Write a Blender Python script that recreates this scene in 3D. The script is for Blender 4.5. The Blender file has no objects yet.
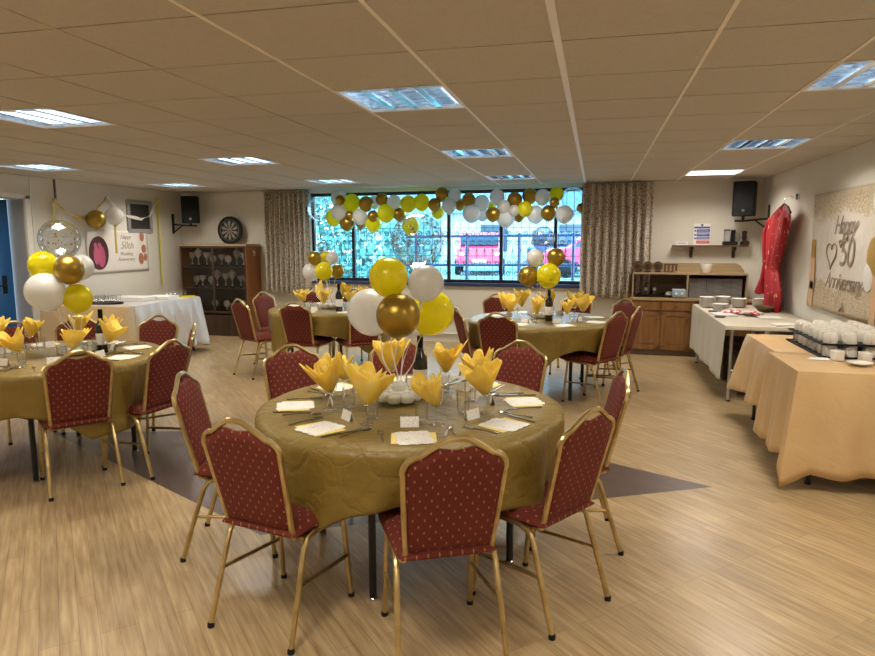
import bpy, math, random
from math import sin, cos, pi, radians, hypot, atan2, sqrt
from mathutils import Vector, Matrix, Euler
random.seed(7)
S = bpy.context.scene
COL = S.collection
# ------------------------------------------------------------------ camera
cd = bpy.data.cameras.new('camera'); cam = bpy.data.objects.new('camera', cd); COL.objects.link(cam)
S.camera = cam
P_, Y_, R_ = 0.134665, 0.235555, -0.001875
fw = Vector((-sin(Y_)*cos(P_), cos(Y_)*cos(P_), -sin(P_)))
rt = Vector((cos(Y_), sin(Y_), 0)); up = rt.cross(fw)
rt2 = rt*cos(R_)+up*sin(R_); up2 = up*cos(R_)-rt*sin(R_)
m = Matrix((rt2, up2, -fw)).transposed().to_4x4(); m.translation = (0, 0, 1.55)
cam.matrix_world = m
cd.sensor_width = 36; cd.lens = 655.04/875*36; cd.clip_start = .02; cd.clip_end = 200
# ------------------------------------------------------------------ world, exposure
W = bpy.data.worlds.new('world'); S.world = W; W.use_nodes = True
WN = W.node_tree; bg = WN.nodes['Background']
tc = WN.nodes.new('ShaderNodeTexCoord'); sx = WN.nodes.new('ShaderNodeSeparateXYZ'); cr = WN.nodes.new('ShaderNodeValToRGB')
WN.links.new(tc.outputs['Generated'], sx.inputs[0]); WN.links.new(sx.outputs['Z'], cr.inputs[0]); WN.links.new(cr.outputs[0], bg.inputs[0])
cr.color_ramp.elements[0].position = 0.0; cr.color_ramp.elements[0].color = (.72, .93, 1, 1)
cr.color_ramp.elements[1].position = .6; cr.color_ramp.elements[1].color = (.32, .68, 1, 1)
bg.inputs[1].default_value = 9.5
S.view_settings.view_transform = 'Standard'; S.view_settings.look = 'None'; S.view_settings.gamma = 1
S.view_settings.use_curve_mapping = False
S.view_settings.exposure = 0.0
CEIL = 2.327
GX, GY, T = -.7705, 2.758, .6
LIGHTS = [(i, j) for i in (-9, -5, -1, 3) for j in (-7, -3, 1, 5, 9)]
LAMP_W, LAMP_COL = 21.0, (1.0, .925, .80)
for (i, j) in LIGHTS:
    ld = bpy.data.lights.new('troffer_light', 'AREA'); ld.shape = 'SQUARE'; ld.size = .56
    ld.energy = LAMP_W; ld.color = LAMP_COL; ld.spread = radians(150)
    lo = bpy.data.objects.new('troffer_light', ld); COL.objects.link(lo)
    lo.location = (GX+(i+.5)*T, GY+(j+.5)*T, CEIL-.012)
# ------------------------------------------------------------------ materials
def mat(name, col=(.8, .8, .8), rough=.6, metal=0, spec=.5, emit=None, es=1, trans=0, sub=0, coat=0):
    M = bpy.data.materials.new(name); M.use_nodes = True
    b = M.node_tree.nodes['Principled BSDF']
    b.inputs['Base Color'].default_value = (*col, 1); b.inputs['Roughness'].default_value = rough
    b.inputs['Metallic'].default_value = metal; b.inputs['Specular IOR Level'].default_value = spec
    b.inputs['Coat Weight'].default_value = coat
    if emit: b.inputs['Emission Color'].default_value = (*emit, 1); b.inputs['Emission Strength'].default_value = es
    return M
class NT:
    def __init__(s, M): s.t = M.node_tree; s.b = s.t.nodes['Principled BSDF']
    def n(s, ty, **kw):
        x = s.t.nodes.new('ShaderNode'+ty)
        for k, v in kw.items(): setattr(x, k, v)
        return x
    def l(s, a, b): s.t.links.new(a, b)
    def m(s, op, a, b=None, c=None):
        x = s.n('Math', operation=op)
        for i, q in enumerate((a, b, c)):
            if q is None: continue
            if isinstance(q, (int, float)): x.inputs[i].default_value = q
            else: s.l(q, x.inputs[i])
        return x.outputs[0]
    def mix(s, f, a, b):
        x = s.n('Mix', data_type='RGBA')
        for q, i in ((f, 0), (a, 6), (b, 7)):
            if isinstance(q, (int, float)): x.inputs[i].default_value = q
            elif isinstance(q, tuple): x.inputs[i].default_value = (*q, 1)
            else: s.l(q, x.inputs[i])
        return x.outputs[2]
    def coord(s, kind='Object', scale=(1, 1, 1), rot=(0, 0, 0)):
        c = s.n('TexCoord'); mp = s.n('Mapping'); mp.inputs['Scale'].default_value = scale; mp.inputs['Rotation'].default_value = rot
        s.l(c.outputs[kind], mp.inputs[0]); return mp.outputs[0]
    def noise(s, v, scale, detail=3, out='Fac'):
        x = s.n('TexNoise'); x.inputs['Scale'].default_value = scale; x.inputs['Detail'].default_value = detail
        s.l(v, x.inputs['Vector']); return x.outputs[out]
    def ramp(s, f, a, b, ca, cb):
        x = s.n('ValToRGB'); e = x.color_ramp.elements; e[0].position = a; e[1].position = b; e[0].color = (*ca, 1); e[1].color = (*cb, 1)
        s.l(f, x.inputs[0]); return x.outputs[0]
    def bump(s, h, st=.3, d=.01):
        x = s.n('Bump'); x.inputs['Strength'].default_value = st; x.inputs['Distance'].default_value = d
        s.l(h, x.inputs['Height']); s.l(x.outputs[0], s.b.inputs['Normal'])
def noisy(name, c1, c2, scale=6, rough=.7, bump=0, metal=0, stretch=(1, 1, 1), bs=None, coat=0):
    M = mat(name, c1, rough, metal, coat=coat); k = NT(M); v = k.coord(scale=stretch)
    f = k.noise(v, scale, 4); k.l(k.ramp(f, .35, .68, c1, c2), k.b.inputs['Base Color'])
    if bump: k.bump(k.noise(v, bs or scale*3, 4), bump)
    return M
def wood(name, c1, c2, axis=2, rough=.45, sc=30):
    st = [1, 1, 1]; st[axis] = .08
    return noisy(name, c1, c2, sc, rough, .08, stretch=tuple(st))
M = {}
# floor: strip planks at 45 degrees, dark kite-shaped inlay
KITE = [(.76, 4.25), (-1.0, 5.17), (-4.25, 4.29), (-1.68, 2.98)]
def floor_mat():
    Mx = mat('wood_strip_floor', rough=.4, coat=.35); Mx.node_tree.nodes['Principled BSDF'].inputs['Coat Roughness'].default_value = .22; k = NT(Mx)
    c = k.n('TexCoord'); mp = k.n('Mapping'); mp.inputs['Rotation'].default_value = (0, 0, radians(46)); k.l(c.outputs['Object'], mp.inputs[0])
    br = k.n('TexBrick'); br.offset = .37; br.offset_frequency = 3
    for q, v in (('Scale', 1), ('Mortar Size', .0016), ('Mortar Smooth', .2), ('Bias', 0), ('Brick Width', .92), ('Row Height', .070)): br.inputs[q].default_value = v
    br.inputs['Color1'].default_value = (0, 0, 0, 1); br.inputs['Color2'].default_value = (1, 1, 1, 1); br.inputs['Mortar'].default_value = (.5, .5, .5, 1)
    k.l(mp.outputs[0], br.inputs['Vector'])
    mp2 = k.n('Mapping'); mp2.inputs['Scale'].default_value = (1.2, 16, 1); k.l(mp.outputs[0], mp2.inputs[0])
    g = k.noise(mp2.outputs[0], 3.2, 6)
    base = k.ramp(g, .3, .72, (.29, .185, .085), (.50, .37, .205))
    per = k.ramp(br.outputs['Color'], 0, 1, (.90, .885, .87), (1.08, 1.07, 1.04))
    mu = k.n('Mix', data_type='RGBA', blend_type='MULTIPLY'); mu.inputs[0].default_value = 1; k.l(base, mu.inputs[6]); k.l(per, mu.inputs[7])
    light = k.mix(k.m('MULTIPLY', br.outputs['Fac'], .5), mu.outputs[2], (.11, .06, .03))
    dk = k.ramp(g, .3, .72, (.060, .036, .030), (.115, .075, .062))
    dark = k.mix(k.m('MULTIPLY', br.outputs['Fac'], .7), dk, (.02, .012, .01))
    sp = k.n('SeparateXYZ'); k.l(c.outputs['Object'], sp.inputs[0])
    f = None
    for i in range(4):
        a, b = KITE[i], KITE[(i+1) % 4]      # counter-clockwise
        nx, ny = -(b[1]-a[1]), (b[0]-a[0])
        if (KITE[(i+2) % 4][0]-a[0])*nx+(KITE[(i+2) % 4][1]-a[1])*ny < 0: nx, ny = -nx, -ny
        d = k.m('ADD', k.m('MULTIPLY', sp.outputs[0], nx), k.m('MULTIPLY', sp.outputs[1], ny))
        d = k.m('SUBTRACT', d, a[0]*nx+a[1]*ny)
        f = d if f is None else k.m('MINIMUM', f, d)
    inside = k.m('GREATER_THAN', f, 0)
    k.l(k.mix(inside, light, dark), k.b.inputs['Base Color'])
    rr = k.n('MapRange'); rr.inputs[3].default_value = .30; rr.inputs[4].default_value = .48; k.l(g, rr.inputs[0]); k.l(rr.outputs[0], k.b.inputs['Roughness'])
    k.bump(k.m('ADD', k.m('MULTIPLY', br.outputs['Fac'], -1), k.m('MULTIPLY', g, .5)), .25, .002)
    return Mx
M['floor'] = floor_mat()
M['wall'] = noisy('cream_wall_paint', (.66, .625, .55), (.71, .675, .60), 1.5, .8, .04, bs=60)
M['skirt'] = mat('white_gloss_paint', (.72, .68, .6), .35)
M['tile'] = noisy('ceiling_tile', (.50, .455, .385), (.54, .495, .42), 60, .9, .25, bs=220)
M['tee'] = mat('ceiling_tee', (.82, .76, .66), .45)
M['black'] = mat('black_plastic', (.007, .007, .008), .55, spec=.25)
M['blackmetal'] = mat('black_metal', (.015, .015, .016), .35, .3)
M['chrome'] = mat('chrome', (.75, .75, .74), .18, 1)
M['silver'] = noisy('silver_cup', (.92, .92, .90), (.62, .62, .60), 25, .3, 0, .35)
def gold_tube():
    Mx = mat('gold_tube', (.62, .43, .17), .3, .9); k = NT(Mx); v = k.coord()
    k.l(k.ramp(k.noise(v, 14, 3), .3, .7, (.42, .30, .12), (.62, .47, .22)), k.b.inputs['Base Color']); return Mx
M['gold'] = gold_tube()
def chair_fabric():
    Mx = mat('red_motif_fabric', rough=.85); k = NT(Mx); uv = k.n('UVMap'); sp = k.n('SeparateXYZ'); k.l(uv.outputs[0], sp.inputs[0])
    v = k.m('DIVIDE', sp.outputs[1], .026); row = k.m('FLOOR', v)
    u = k.m('ADD', k.m('DIVIDE', sp.outputs[0], .042), k.m('MULTIPLY', k.m('MODULO', row, 2), .5))
    du = k.m('MULTIPLY', k.m('SUBTRACT', k.m('FRACT', u), .5), .042); dv = k.m('MULTIPLY', k.m('SUBTRACT', k.m('FRACT', v), .5), .026)
    dv2 = k.m('SUBTRACT', k.m('ABSOLUTE', dv), .0024)
    d = k.m('SQRT', k.m('ADD', k.m('MULTIPLY', du, du), k.m('MULTIPLY', dv2, dv2)))
    f = k.m('LESS_THAN', d, .0030)
    nz = k.noise(uv.outputs[0], 300, 2)
    base = k.ramp(nz, .3, .7, (.095, .009, .003), (.155, .017, .006))
    k.l(k.mix(k.m('MULTIPLY', f, .65), base, (.46, .21, .10)), k.b.inputs['Base Color'])
    k.b.inputs['Sheen Weight'].default_value = .0; k.b.inputs['Sheen Tint'].default_value = (.9, .4, .4, 1)
    k.bump(nz, .2, .002); return Mx
M['fabric'] = chair_fabric()
def cloth(name, c1, c2, rough=.55, cr_=7, bump=1.0, sheen=0):
    Mx = mat(name, c1, rough); k = NT(Mx); v = k.coord()
    k.l(k.ramp(k.noise(v, 3, 3), .3, .7, c1, c2), k.b.inputs['Base Color'])
    x = k.n('TexVoronoi', feature='DISTANCE_TO_EDGE'); x.inputs['Scale'].default_value = cr_; nz = k.n('TexNoise'); nz.inputs['Scale'].default_value = 4
    k.l(v, nz.inputs[0]); ad = k.mix(.12, v, nz.outputs['Color']); k.l(ad, x.inputs['Vector'])
    rid = k.m('ABSOLUTE', k.m('SUBTRACT', k.noise(v, 5.5, 5), .5)); k.bump(k.m('ADD', k.m('MULTIPLY', k.m('MINIMUM', x.outputs[0], .05), .5), k.m('ADD', k.m('MINIMUM', rid, .07), k.m('MULTIPLY', k.noise(v, 9, 3), .25))), bump, .04); k.b.inputs['Sheen Weight'].default_value = sheen
    return Mx
M['olive'] = cloth('olive_gold_cover', (.20, .130, .020), (.24, .160, .028), .45)
M['satin'] = cloth('gold_satin_cover', (.56, .36, .165), (.64, .43, .21), .38, 5, .35)
M['satin2'] = cloth('pale_gold_cover', (.58, .41, .22), (.62, .45, .25), .45, 5, .3)
M['silk'] = cloth('white_satin_cover', (.62, .60, .60), (.72, .69, .66), .35, 4, .3)
M['linen'] = cloth('cream_paper_cover', (.56, .50, .39), (.62, .56, .45), .7, 4, .25)
def napkin_mat():
    Mx = mat('yellow_paper_napkin', (.85, .52, .04), .6); k = NT(Mx); v = k.coord()
    k.l(k.ramp(k.noise(v, 22, 3), .35, .65, (1.0, .72, .07), (1.0, .86, .30)), k.b.inputs['Base Color'])
    tr_ = k.n('BsdfTranslucent'); tr_.inputs[0].default_value = (1, .84, .15, 1); mx = k.n('MixShader'); mx.inputs[0].default_value = .35
    k.l(k.b.outputs[0], mx.inputs[1]); k.l(tr_.outputs[0], mx.inputs[2]); k.l(mx.outputs[0], Mx.node_tree.nodes['Material Output'].inputs[0])
    return Mx
M['napkin'] = napkin_mat()
M['paleyellow'] = mat('pale_yellow_napkin', (.86, .68, .22), .7)
def card_mat():
    Mx = mat('ornate_white_card', (.85, .82, .76), .6); k = NT(Mx); v = k.coord(scale=(1, 1, 1))
    w = k.n('TexVoronoi', feature='DISTANCE_TO_EDGE'); w.inputs['Scale'].default_value = 75; k.l(v, w.inputs['Vector'])
    k.l(k.ramp(w.outputs[0], .03, .09, (.66, .63, .57), (.88, .85, .79)), k.b.inputs['Base Color']); return Mx
M['card'] = card_mat()
M['white'] = mat('white_ceramic', (.82, .80, .76), .22)
M['mug'] = mat('cream_ceramic', (.78, .74, .67), .2)
M['paper'] = mat('white_paper', (.83, .81, .77), .6)
def latex(name, col, tr, f=.4):
    Mx = mat(name, col, .22, coat=.3); k = NT(Mx); t_ = k.n('BsdfTranslucent'); t_.inputs[0].default_value = (*tr, 1); mx = k.n('MixShader'); mx.inputs[0].default_value = f
    k.l(k.b.outputs[0], mx.inputs[1]); k.l(t_.outputs[0], mx.inputs[2]); k.l(mx.outputs[0], Mx.node_tree.nodes['Material Output'].inputs[0]); return Mx
M['yb'] = latex('yellow_balloon', (.84, .72, .015), (.95, .90, .05))
M['gb'] = mat('chrome_gold_balloon', (.40, .26, .045), .33, .85)
M['wb'] = latex('pearl_white_balloon', (.82, .80, .75), (.85, .86, .88))
def glassy(name, tint, mixf=.12, rough=.04):
    Mx = bpy.data.materials.new(name); Mx.use_nodes = True; t = Mx.node_tree; t.nodes.remove(t.nodes['Principled BSDF'])
    a = t.nodes.new('ShaderNodeBsdfTransparent'); a.inputs[0].default_value = (*tint, 1)
    g = t.nodes.new('ShaderNodeBsdfGlossy'); g.inputs['Roughness'].default_value = rough
    lw = t.nodes.new('ShaderNodeLayerWeight'); lw.inputs[0].default_value = .25
    ma = t.nodes.new('ShaderNodeMath'); ma.operation = 'MULTIPLY_ADD'; ma.inputs[1].default_value = .38; ma.inputs[2].default_value = mixf
    ma.use_clamp = True
    mx = t.nodes.new('ShaderNodeMixShader'); t.links.new(lw.outputs['Fresnel'], ma.inputs[0]); t.links.new(ma.outputs[0], mx.inputs[0])
    t.links.new(a.outputs[0], mx.inputs[1]); t.links.new(g.outputs[0], mx.inputs[2]); t.links.new(mx.outputs[0], t.nodes['Material Output'].inputs[0])
    return Mx
M['cb'] = glassy('clear_balloon', (.90, .93, .96), .12, .06)
M['glass'] = glassy('clear_glass', (.985, .99, .99), .05, .03)
M['pane'] = glassy('window_glass', (.95, .98, 1), .01, .02)
M['pane'].node_tree.nodes['Math'].inputs[1].default_value = .3
M['tint'] = glassy('tinted_cabinet_glass', (.86, .84, .80), .01, .04)
M['confetti'] = mat('gold_confetti', (.42, .30, .08), .35, .6)
M['ribbon'] = mat('white_curling_ribbon', (.85, .82, .80), .3)
M['goldribbon'] = mat('gold_ribbon', (.62, .44, .10), .35, .4)
M['yelribbon'] = mat('yellow_ribbon', (.72, .66, .12), .4)
M['wine'] = mat('dark_wine_glass', (.008, .010, .006), .08, coat=.5)
M['rose'] = mat('white_rose', (.80, .78, .70), .7)
M['leaf'] = mat('dark_leaf', (.05, .10, .03), .6)
M['darkwood'] = wood('dark_cabinet_wood', (.030, .015, .008), (.06, .028, .014))
M['orangewood'] = wood('teak_side_panel', (.19, .065, .018), (.27, .10, .03))
M['oak'] = wood('varnished_oak', (.19, .085, .026), (.28, .135, .045), 2, .35)
M['oaktrim'] = mat('oak_edge', (.38, .24, .11), .45)
M['tan'] = wood('tan_shelf_board', (.33, .235, .125), (.38, .28, .15), 0, .6)
M['darkboard'] = mat('brown_shelf_back', (.15, .10, .06), .7)
M['frame'] = mat('black_window_frame', (.010, .012, .022), .35)
M['sill'] = mat('navy_window_sill', (.03, .045, .12), .3)
M['blue'] = mat('blue_door_paint', (.012, .09, .27), .35)
M['grey'] = mat('grey_door_reveal', (.30, .29, .29), .5)
M['steel'] = mat('brushed_steel', (.5, .5, .5), .35, .8)
M['carton'] = noisy('grey_carton', (.13, .125, .125), (.19, .18, .175), 20, .7)
M['brown'] = mat('brown_wood_ornament', (.10, .05, .025), .5)
M['basket'] = noisy('brown_basket', (.16, .10, .04), (.08, .05, .02), 60, .7, .4)
M['knife'] = mat('cutlery_steel', (.42, .41, .39), .2, 1)
# ------------------------------------------------------------------ mesh builder
class MB:
    def __init__(s): s.v = []; s.f = []; s.mi = []; s.uv = {}; s.cur = 0
    def add(s, vs, fs):
        o = len(s.v); s.v += [tuple(p) for p in vs]
        for f in fs: s.f.append([i+o for i in f]); s.mi.append(s.cur)
        return o
    def box(s, x0, x1, y0, y1, z0, z1, M4=None):
        vs = [Vector((x, y, z)) for z in (z0, z1) for y in (y0, y1) for x in (x0, x1)]
        if M4: vs = [M4 @ p for p in vs]
        s.add(vs, [(0, 2, 3, 1), (4, 5, 7, 6), (0, 1, 5, 4), (2, 6, 7, 3), (0, 4, 6, 2), (1, 3, 7, 5)]); return s
    def tube(s, path, r, n=8, cap=True, flat=1.0, closed=False):
        P = [Vector(p) for p in path]; L = len(P); rings = []
        rs = r if isinstance(r, (list, tuple)) else [r]*L
        u0 = None
        for i in range(L):
            if closed: d = P[(i+1) % L]-P[i-1]
            else: d = P[min(i+1, L-1)]-P[max(i-1, 0)]
            d.normalize()
            if u0 is None: u0 = d.orthogonal().normalized()
            u0 = (u0-d*u0.dot(d)).normalized(); w = d.cross(u0)
            rings.append([P[i]+(u0*cos(2*pi*k/n)+w*sin(2*pi*k/n)*flat)*rs[i] for k in range(n)])
        vs = [p for q in rings for p in q]; fs = []
        for i in range(L if closed else L-1):
            j = (i+1) % L
            for k in range(n): fs.append((i*n+k, i*n+(k+1) % n, j*n+(k+1) % n, j*n+k))
        if cap and not closed: fs += [tuple(range(n-1, -1, -1)), tuple((L-1)*n+k for k in range(n))]
        s.add(vs, fs); return s
    def lathe(s, prof, n=20, c=(0, 0, 0), sx=1, sy=1, M4=None):
        vs = []; fs = []
        for (r, z) in prof:
            for k in range(n):
                p = Vector((c[0]+r*cos(2*pi*k/n)*sx, c[1]+r*sin(2*pi*k/n)*sy, c[2]+z)); vs.append(M4 @ p if M4 else p)
        L = len(prof)
        for i in range(L-1):
            for k in range(n): fs.append((i*n+k, i*n+(k+1) % n, (i+1)*n+(k+1) % n, (i+1)*n+k))
        if prof[0][0] > 1e-5: fs.append(tuple(range(n-1, -1, -1)))
        if prof[-1][0] > 1e-5: fs.append(tuple((L-1)*n+k for k in range(n)))
        s.add(vs, fs); return s
    def sphere(s, c, r, n=14, m=8, sc=(1, 1, 1)):
        vs = []; fs = []
        for i in range(m+1):
            a = pi*i/m
            for k in range(n): vs.append((c[0]+r*sc[0]*sin(a)*cos(2*pi*k/n), c[1]+r*sc[1]*sin(a)*sin(2*pi*k/n), c[2]+r*sc[2]*cos(a)))
        for i in range(m):
            for k in range(n): fs.append((i*n+k, (i+1)*n+k, (i+1)*n+(k+1) % n, i*n+(k+1) % n))
        s.add(vs, fs); return s
    def grid(s, fn, nu, nv, wrap=False):
        vs = [fn(i/(nu if wrap else nu), j/nv) for j in range(nv+1) for i in range(nu+(0 if wrap else 1))]
        w = nu if wrap else nu+1; fs = []
        for j in range(nv):
            for i in range(nu):
                i2 = (i+1) % w; fs.append((j*w+i, j*w+i2, (j+1)*w+i2, (j+1)*w+i))
        s.add(vs, fs); return s
    def prism(s, poly, a0, a1, axis='y'):
        def p3(p, a): return {'y': (p[0], a, p[1]), 'x': (a, p[0], p[1]), 'z': (p[0], p[1], a)}[axis]
        n = len(poly); vs = [p3(p, a0) for p in poly]+[p3(p, a1) for p in poly]
        s.add(vs, [tuple(range(n)), tuple(range(2*n-1, n-1, -1))]+[(i, i+n, (i+1) % n+n, (i+1) % n) for i in range(n)]); return s
    def build(s, name, mt, parent=None, smooth=True, ang=40, uvf=None, weld=True, bevel=0):
        me = bpy.data.meshes.new(name); me.from_pydata(s.v, [], s.f)
        mts = mt if isinstance(mt, list) else [mt]
        for q in mts: me.materials.append(q)
        for p, i in zip(me.polygons, s.mi): p.material_index = i
        if weld or True:
            import bmesh
            b = bmesh.new(); b.from_mesh(me)
            if weld: bmesh.ops.remove_doubles(b, verts=b.verts, dist=1e-5)
            bmesh.ops.recalc_face_normals(b, faces=b.faces); b.to_mesh(me); b.free()
        if uvf:
            ul = me.uv_layers.new(name='UVMap')
            for lp in me.loops: ul.data[lp.index].uv = uvf(me.vertices[lp.vertex_index].co)
        if smooth:
            for p in me.polygons: p.use_smooth = True
            me.set_sharp_from_angle(angle=radians(ang))
        o = bpy.data.objects.new(name, me); COL.objects.link(o)
        if bevel:
            bv = o.modifiers.new('bevel', 'BEVEL'); bv.width = bevel; bv.segments = 2; bv.limit_method = 'ANGLE'
        if parent: o.parent = parent
        return o
def tag(o, label=None, cat=None, group=None, kind=None):
    if label: o['label'] = label
    if cat: o['category'] = cat
    if group: o['group'] = group
    if kind: o['kind'] = kind
    return o
def thing(name, label, cat, loc=(0, 0, 0), rz=0, group=None):
    o = bpy.data.objects.new(name, None); COL.objects.link(o); o.empty_display_size = .1
    o.location = loc; o.rotation_euler = (0, 0, rz); return tag(o, label, cat, group)
KIDS = {}
def copy_tree(o, parent=None):
    c = o.copy(); COL.objects.link(c)
    if parent: c.parent = parent
    for ch in [q for q in list(COL.objects) if q.parent == o] if o.name not in KIDS else KIDS[o.name]: copy_tree(ch, c)
    return c
def freeze(o):      # remember children for fast copies
    ks = [q for q in COL.objects if q.parent == o]; KIDS[o.name] = ks
    for k_ in ks: freeze(k_)
    return o
def place(o, loc, rz=0, label=None, cat=None, group=None, first=[]):
    if o.name in first: c = copy_tree(o)
    else: first.append(o.name); c = o
    c.location = loc; c.rotation_euler = (c.rotation_euler[0], c.rotation_euler[1], rz); return tag(c, label, cat, group)
def struct(o): return tag(o, kind='structure')
ORD = ['first', 'second', 'third', 'fourth', 'fifth', 'sixth', 'seventh', 'eighth', 'ninth', 'tenth', 'eleventh', 'twelfth', 'thirteenth', 'fourteenth', 'fifteenth', 'sixteenth', 'seventeenth', 'eighteenth', 'nineteenth', 'twentieth', 'twenty-first', 'twenty-second', 'twenty-third']
# ------------------------------------------------------------------ room shell
XL, XR, YB = -6.8, 2.12, -2.6
BK = -.04597
BA = math.atan(BK)
def bw(x, off=0, z=0): return Vector((x, 9.88+BK*(x+6.8)-off, z))    # point in front of the back wall
BM = Matrix.Translation((0, 9.88+BK*6.8, 0)) @ Matrix.Rotation(BA, 4, 'Z')  # local frame of the back wall (x along, -y into room)
b = MB(); b.box(XL-.3, XR+.15, YB-.15, 10.2, -.06, 0); struct(b.build('floor', M['floor'], smooth=False))
# ceiling: separate tile panels with dark gaps between rows
b = MB()
i0, i1, j0, j1 = -11, 5, -9, 11
for i in range(i0, i1):
    for j in range(j0, j1+1):
        if (i, j) in LIGHTS: continue
        x0, x1 = max(GX+i*T, XL-.02), min(GX+(i+1)*T, XR+.02); y0, y1 = GY+j*T, min(GY+(j+1)*T, 10.0)
        if x1 <= x0 or y1 <= y0: continue
        b.box(x0, x1, y0+.006, y1-.006, CEIL, CEIL+.012)
struct(b.build('ceiling', M['tile'], smooth=False))
b = MB(); b.box(XL-.1, XR+.1, YB-.1, 10.1, CEIL+.10, CEIL+.12); struct(b.build('ceiling', M['black'], smooth=False))
b = MB()
for i in range(i0+1, i1):
    x = GX+i*T
    if x < XL or x > XR: continue
    w = .015 if i == 1 else .008 if i >= -1 else .004
    b.cur = 0 if i >= -1 else 1
    b.box(x-w, x+w, YB, 9.9+BK*(x+6.8)-.02, CEIL-.004, CEIL+.001)
struct(b.build('trim_1', [M['tee'], M['tile']], smooth=False))
# walls
WX0, WX1, WZ0, WZ1 = -4.42, -.17, .90, 2.27
b = MB()
def bbox_(b, x0, x1, d0, d1, z0, z1): b.box(x0, x1, -d1, -d0, z0, z1, BM); return b   # d = distance into the room
bbox_(b, XL-.2, WX0, -.2, 0, 0, CEIL+.1); bbox_(b, WX1, XR+.2, -.2, 0, 0, CEIL+.1)
bbox_(b, WX0, WX1, -.2, 0, 0, WZ0); bbox_(b, WX0, WX1, -.2, 0, WZ1, CEIL+.1)
struct(b.build('wall_back', M['wall'], smooth=False))
b = MB(); b.box(XR, XR+.15, YB, 9.47, 0, CEIL+.1); struct(b.build('wall_right', M['wall'], smooth=False))
b = MB(); b.box(XL-.3, XL, YB, 4.7, 0, CEIL+.1); b.box(XL-.3, XL, 6.72, 9.9, 0, CEIL+.1); b.box(XL-.3, XL, 4.7, 6.72, 2.07, CEIL+.1)
struct(b.build('wall_left', M['wall'], smooth=False))
b = MB(); b.box(XL-.3, XR+.15, YB-.15, YB, 0, CEIL+.1); struct(b.build('wall_front', M['wall'], smooth=False))
b = MB(); b.box(XL+.0, XL+.025, 6.72, 6.80, 0, 2.09); b.box(XL, XL+.025, 4.6, 6.80, 2.05, 2.11)
struct(b.build('trim_2', M['skirt'], smooth=False, bevel=.004))
b = MB(); b.box(XL-.26, XL-.002, 6.70, 6.718, 0, 2.05); b.box(XL-.26, XL-.002, 4.7, 6.70, 2.045, 2.068); struct(b.build('trim_3', M['grey'], smooth=False))
dr = MB().box(XL-.26, XL-.21, 4.75, 6.68, 0.005, 2.04).build('door_1', M['blue'], smooth=False, bevel=.004); struct(dr)
MB().tube([(XL-.21, 6.55, 1.0), (XL-.17, 6.55, 1.0), (XL-.165, 6.45, 1.0)], .01).box(XL-.21, XL-.203, 6.52, 6.58, .9, 1.12).build('door_handle', M['black'], dr)
b = MB(); b.box(XL, XL+.03, 6.80, 9.85, 0, .10); struct(b.build('baseboard_left', M['skirt'], smooth=False))
b = MB(); b.box(XR-.018, XR, YB, 9.4, 0, .10); struct(b.build('baseboard_right', M['skirt'], smooth=False))
b = MB(); bbox_(b, -5.3, .45, .0, .02, 0, .12); struct(b.build('baseboard_back', M['skirt'], smooth=False))
b = MB()
for z, d in ((.36, .035), (.13, .05)): b.tube([BM @ Vector((-5.2, -d, z)), BM @ Vector((.4, -d, z))], .014)
for x in (-4.6, -3.4, -2.2, -1.0, .1):
    bbox_(b, x-.015, x+.015, 0, .05, .12, .145); bbox_(b, x-.015, x+.015, 0, .035, .35, .375)
tag(b.build('heating_pipe', M['skirt']), 'pair of white heating pipes along the wall under the window', 'pipe')
for y, z0 in ((6.83, 0), (7.21, 2.05)):
    struct(MB().box(XL, XL+.014, y-.012, y+.012, max(z0, .1), CEIL).build('trim_4', M['skirt'] if y < 7 else M['brown'], smooth=False))
# ------------------------------------------------------------------ window
wf = MB(); T_ = .03
bbox_(wf, WX0, WX1, -.10, -.05, WZ0, WZ0+.05); bbox_(wf, WX0, WX1, -.10, -.05, WZ1-.05, WZ1)
for x in (WX0+.02, -3.71, -2.16, -1.36, -.57, WX1-.02):
    bbox_(wf, x-.024, x+.024, -.10, -.04, WZ0, WZ1)
win = wf.build('window_1', M['frame'], smooth=False); struct(win)
b = MB(); bbox_(b, WX0-.02, WX1+.02, -.06, .05, WZ0-.045, WZ0+.002); b.build('window_sill', M['sill'], win, smooth=False, bevel=.004)
xs = [WX0+.04, -3.71, -2.16, -1.36, -.57, WX1-.02]
for a, c in zip(xs[:-1], xs[1:]):
    b = MB(); bbox_(b, a+.02, c-.02, -.078, -.074, WZ0+.05, WZ1-.05); b.build('window_pane', M['pane'], win, smooth=False)
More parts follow.
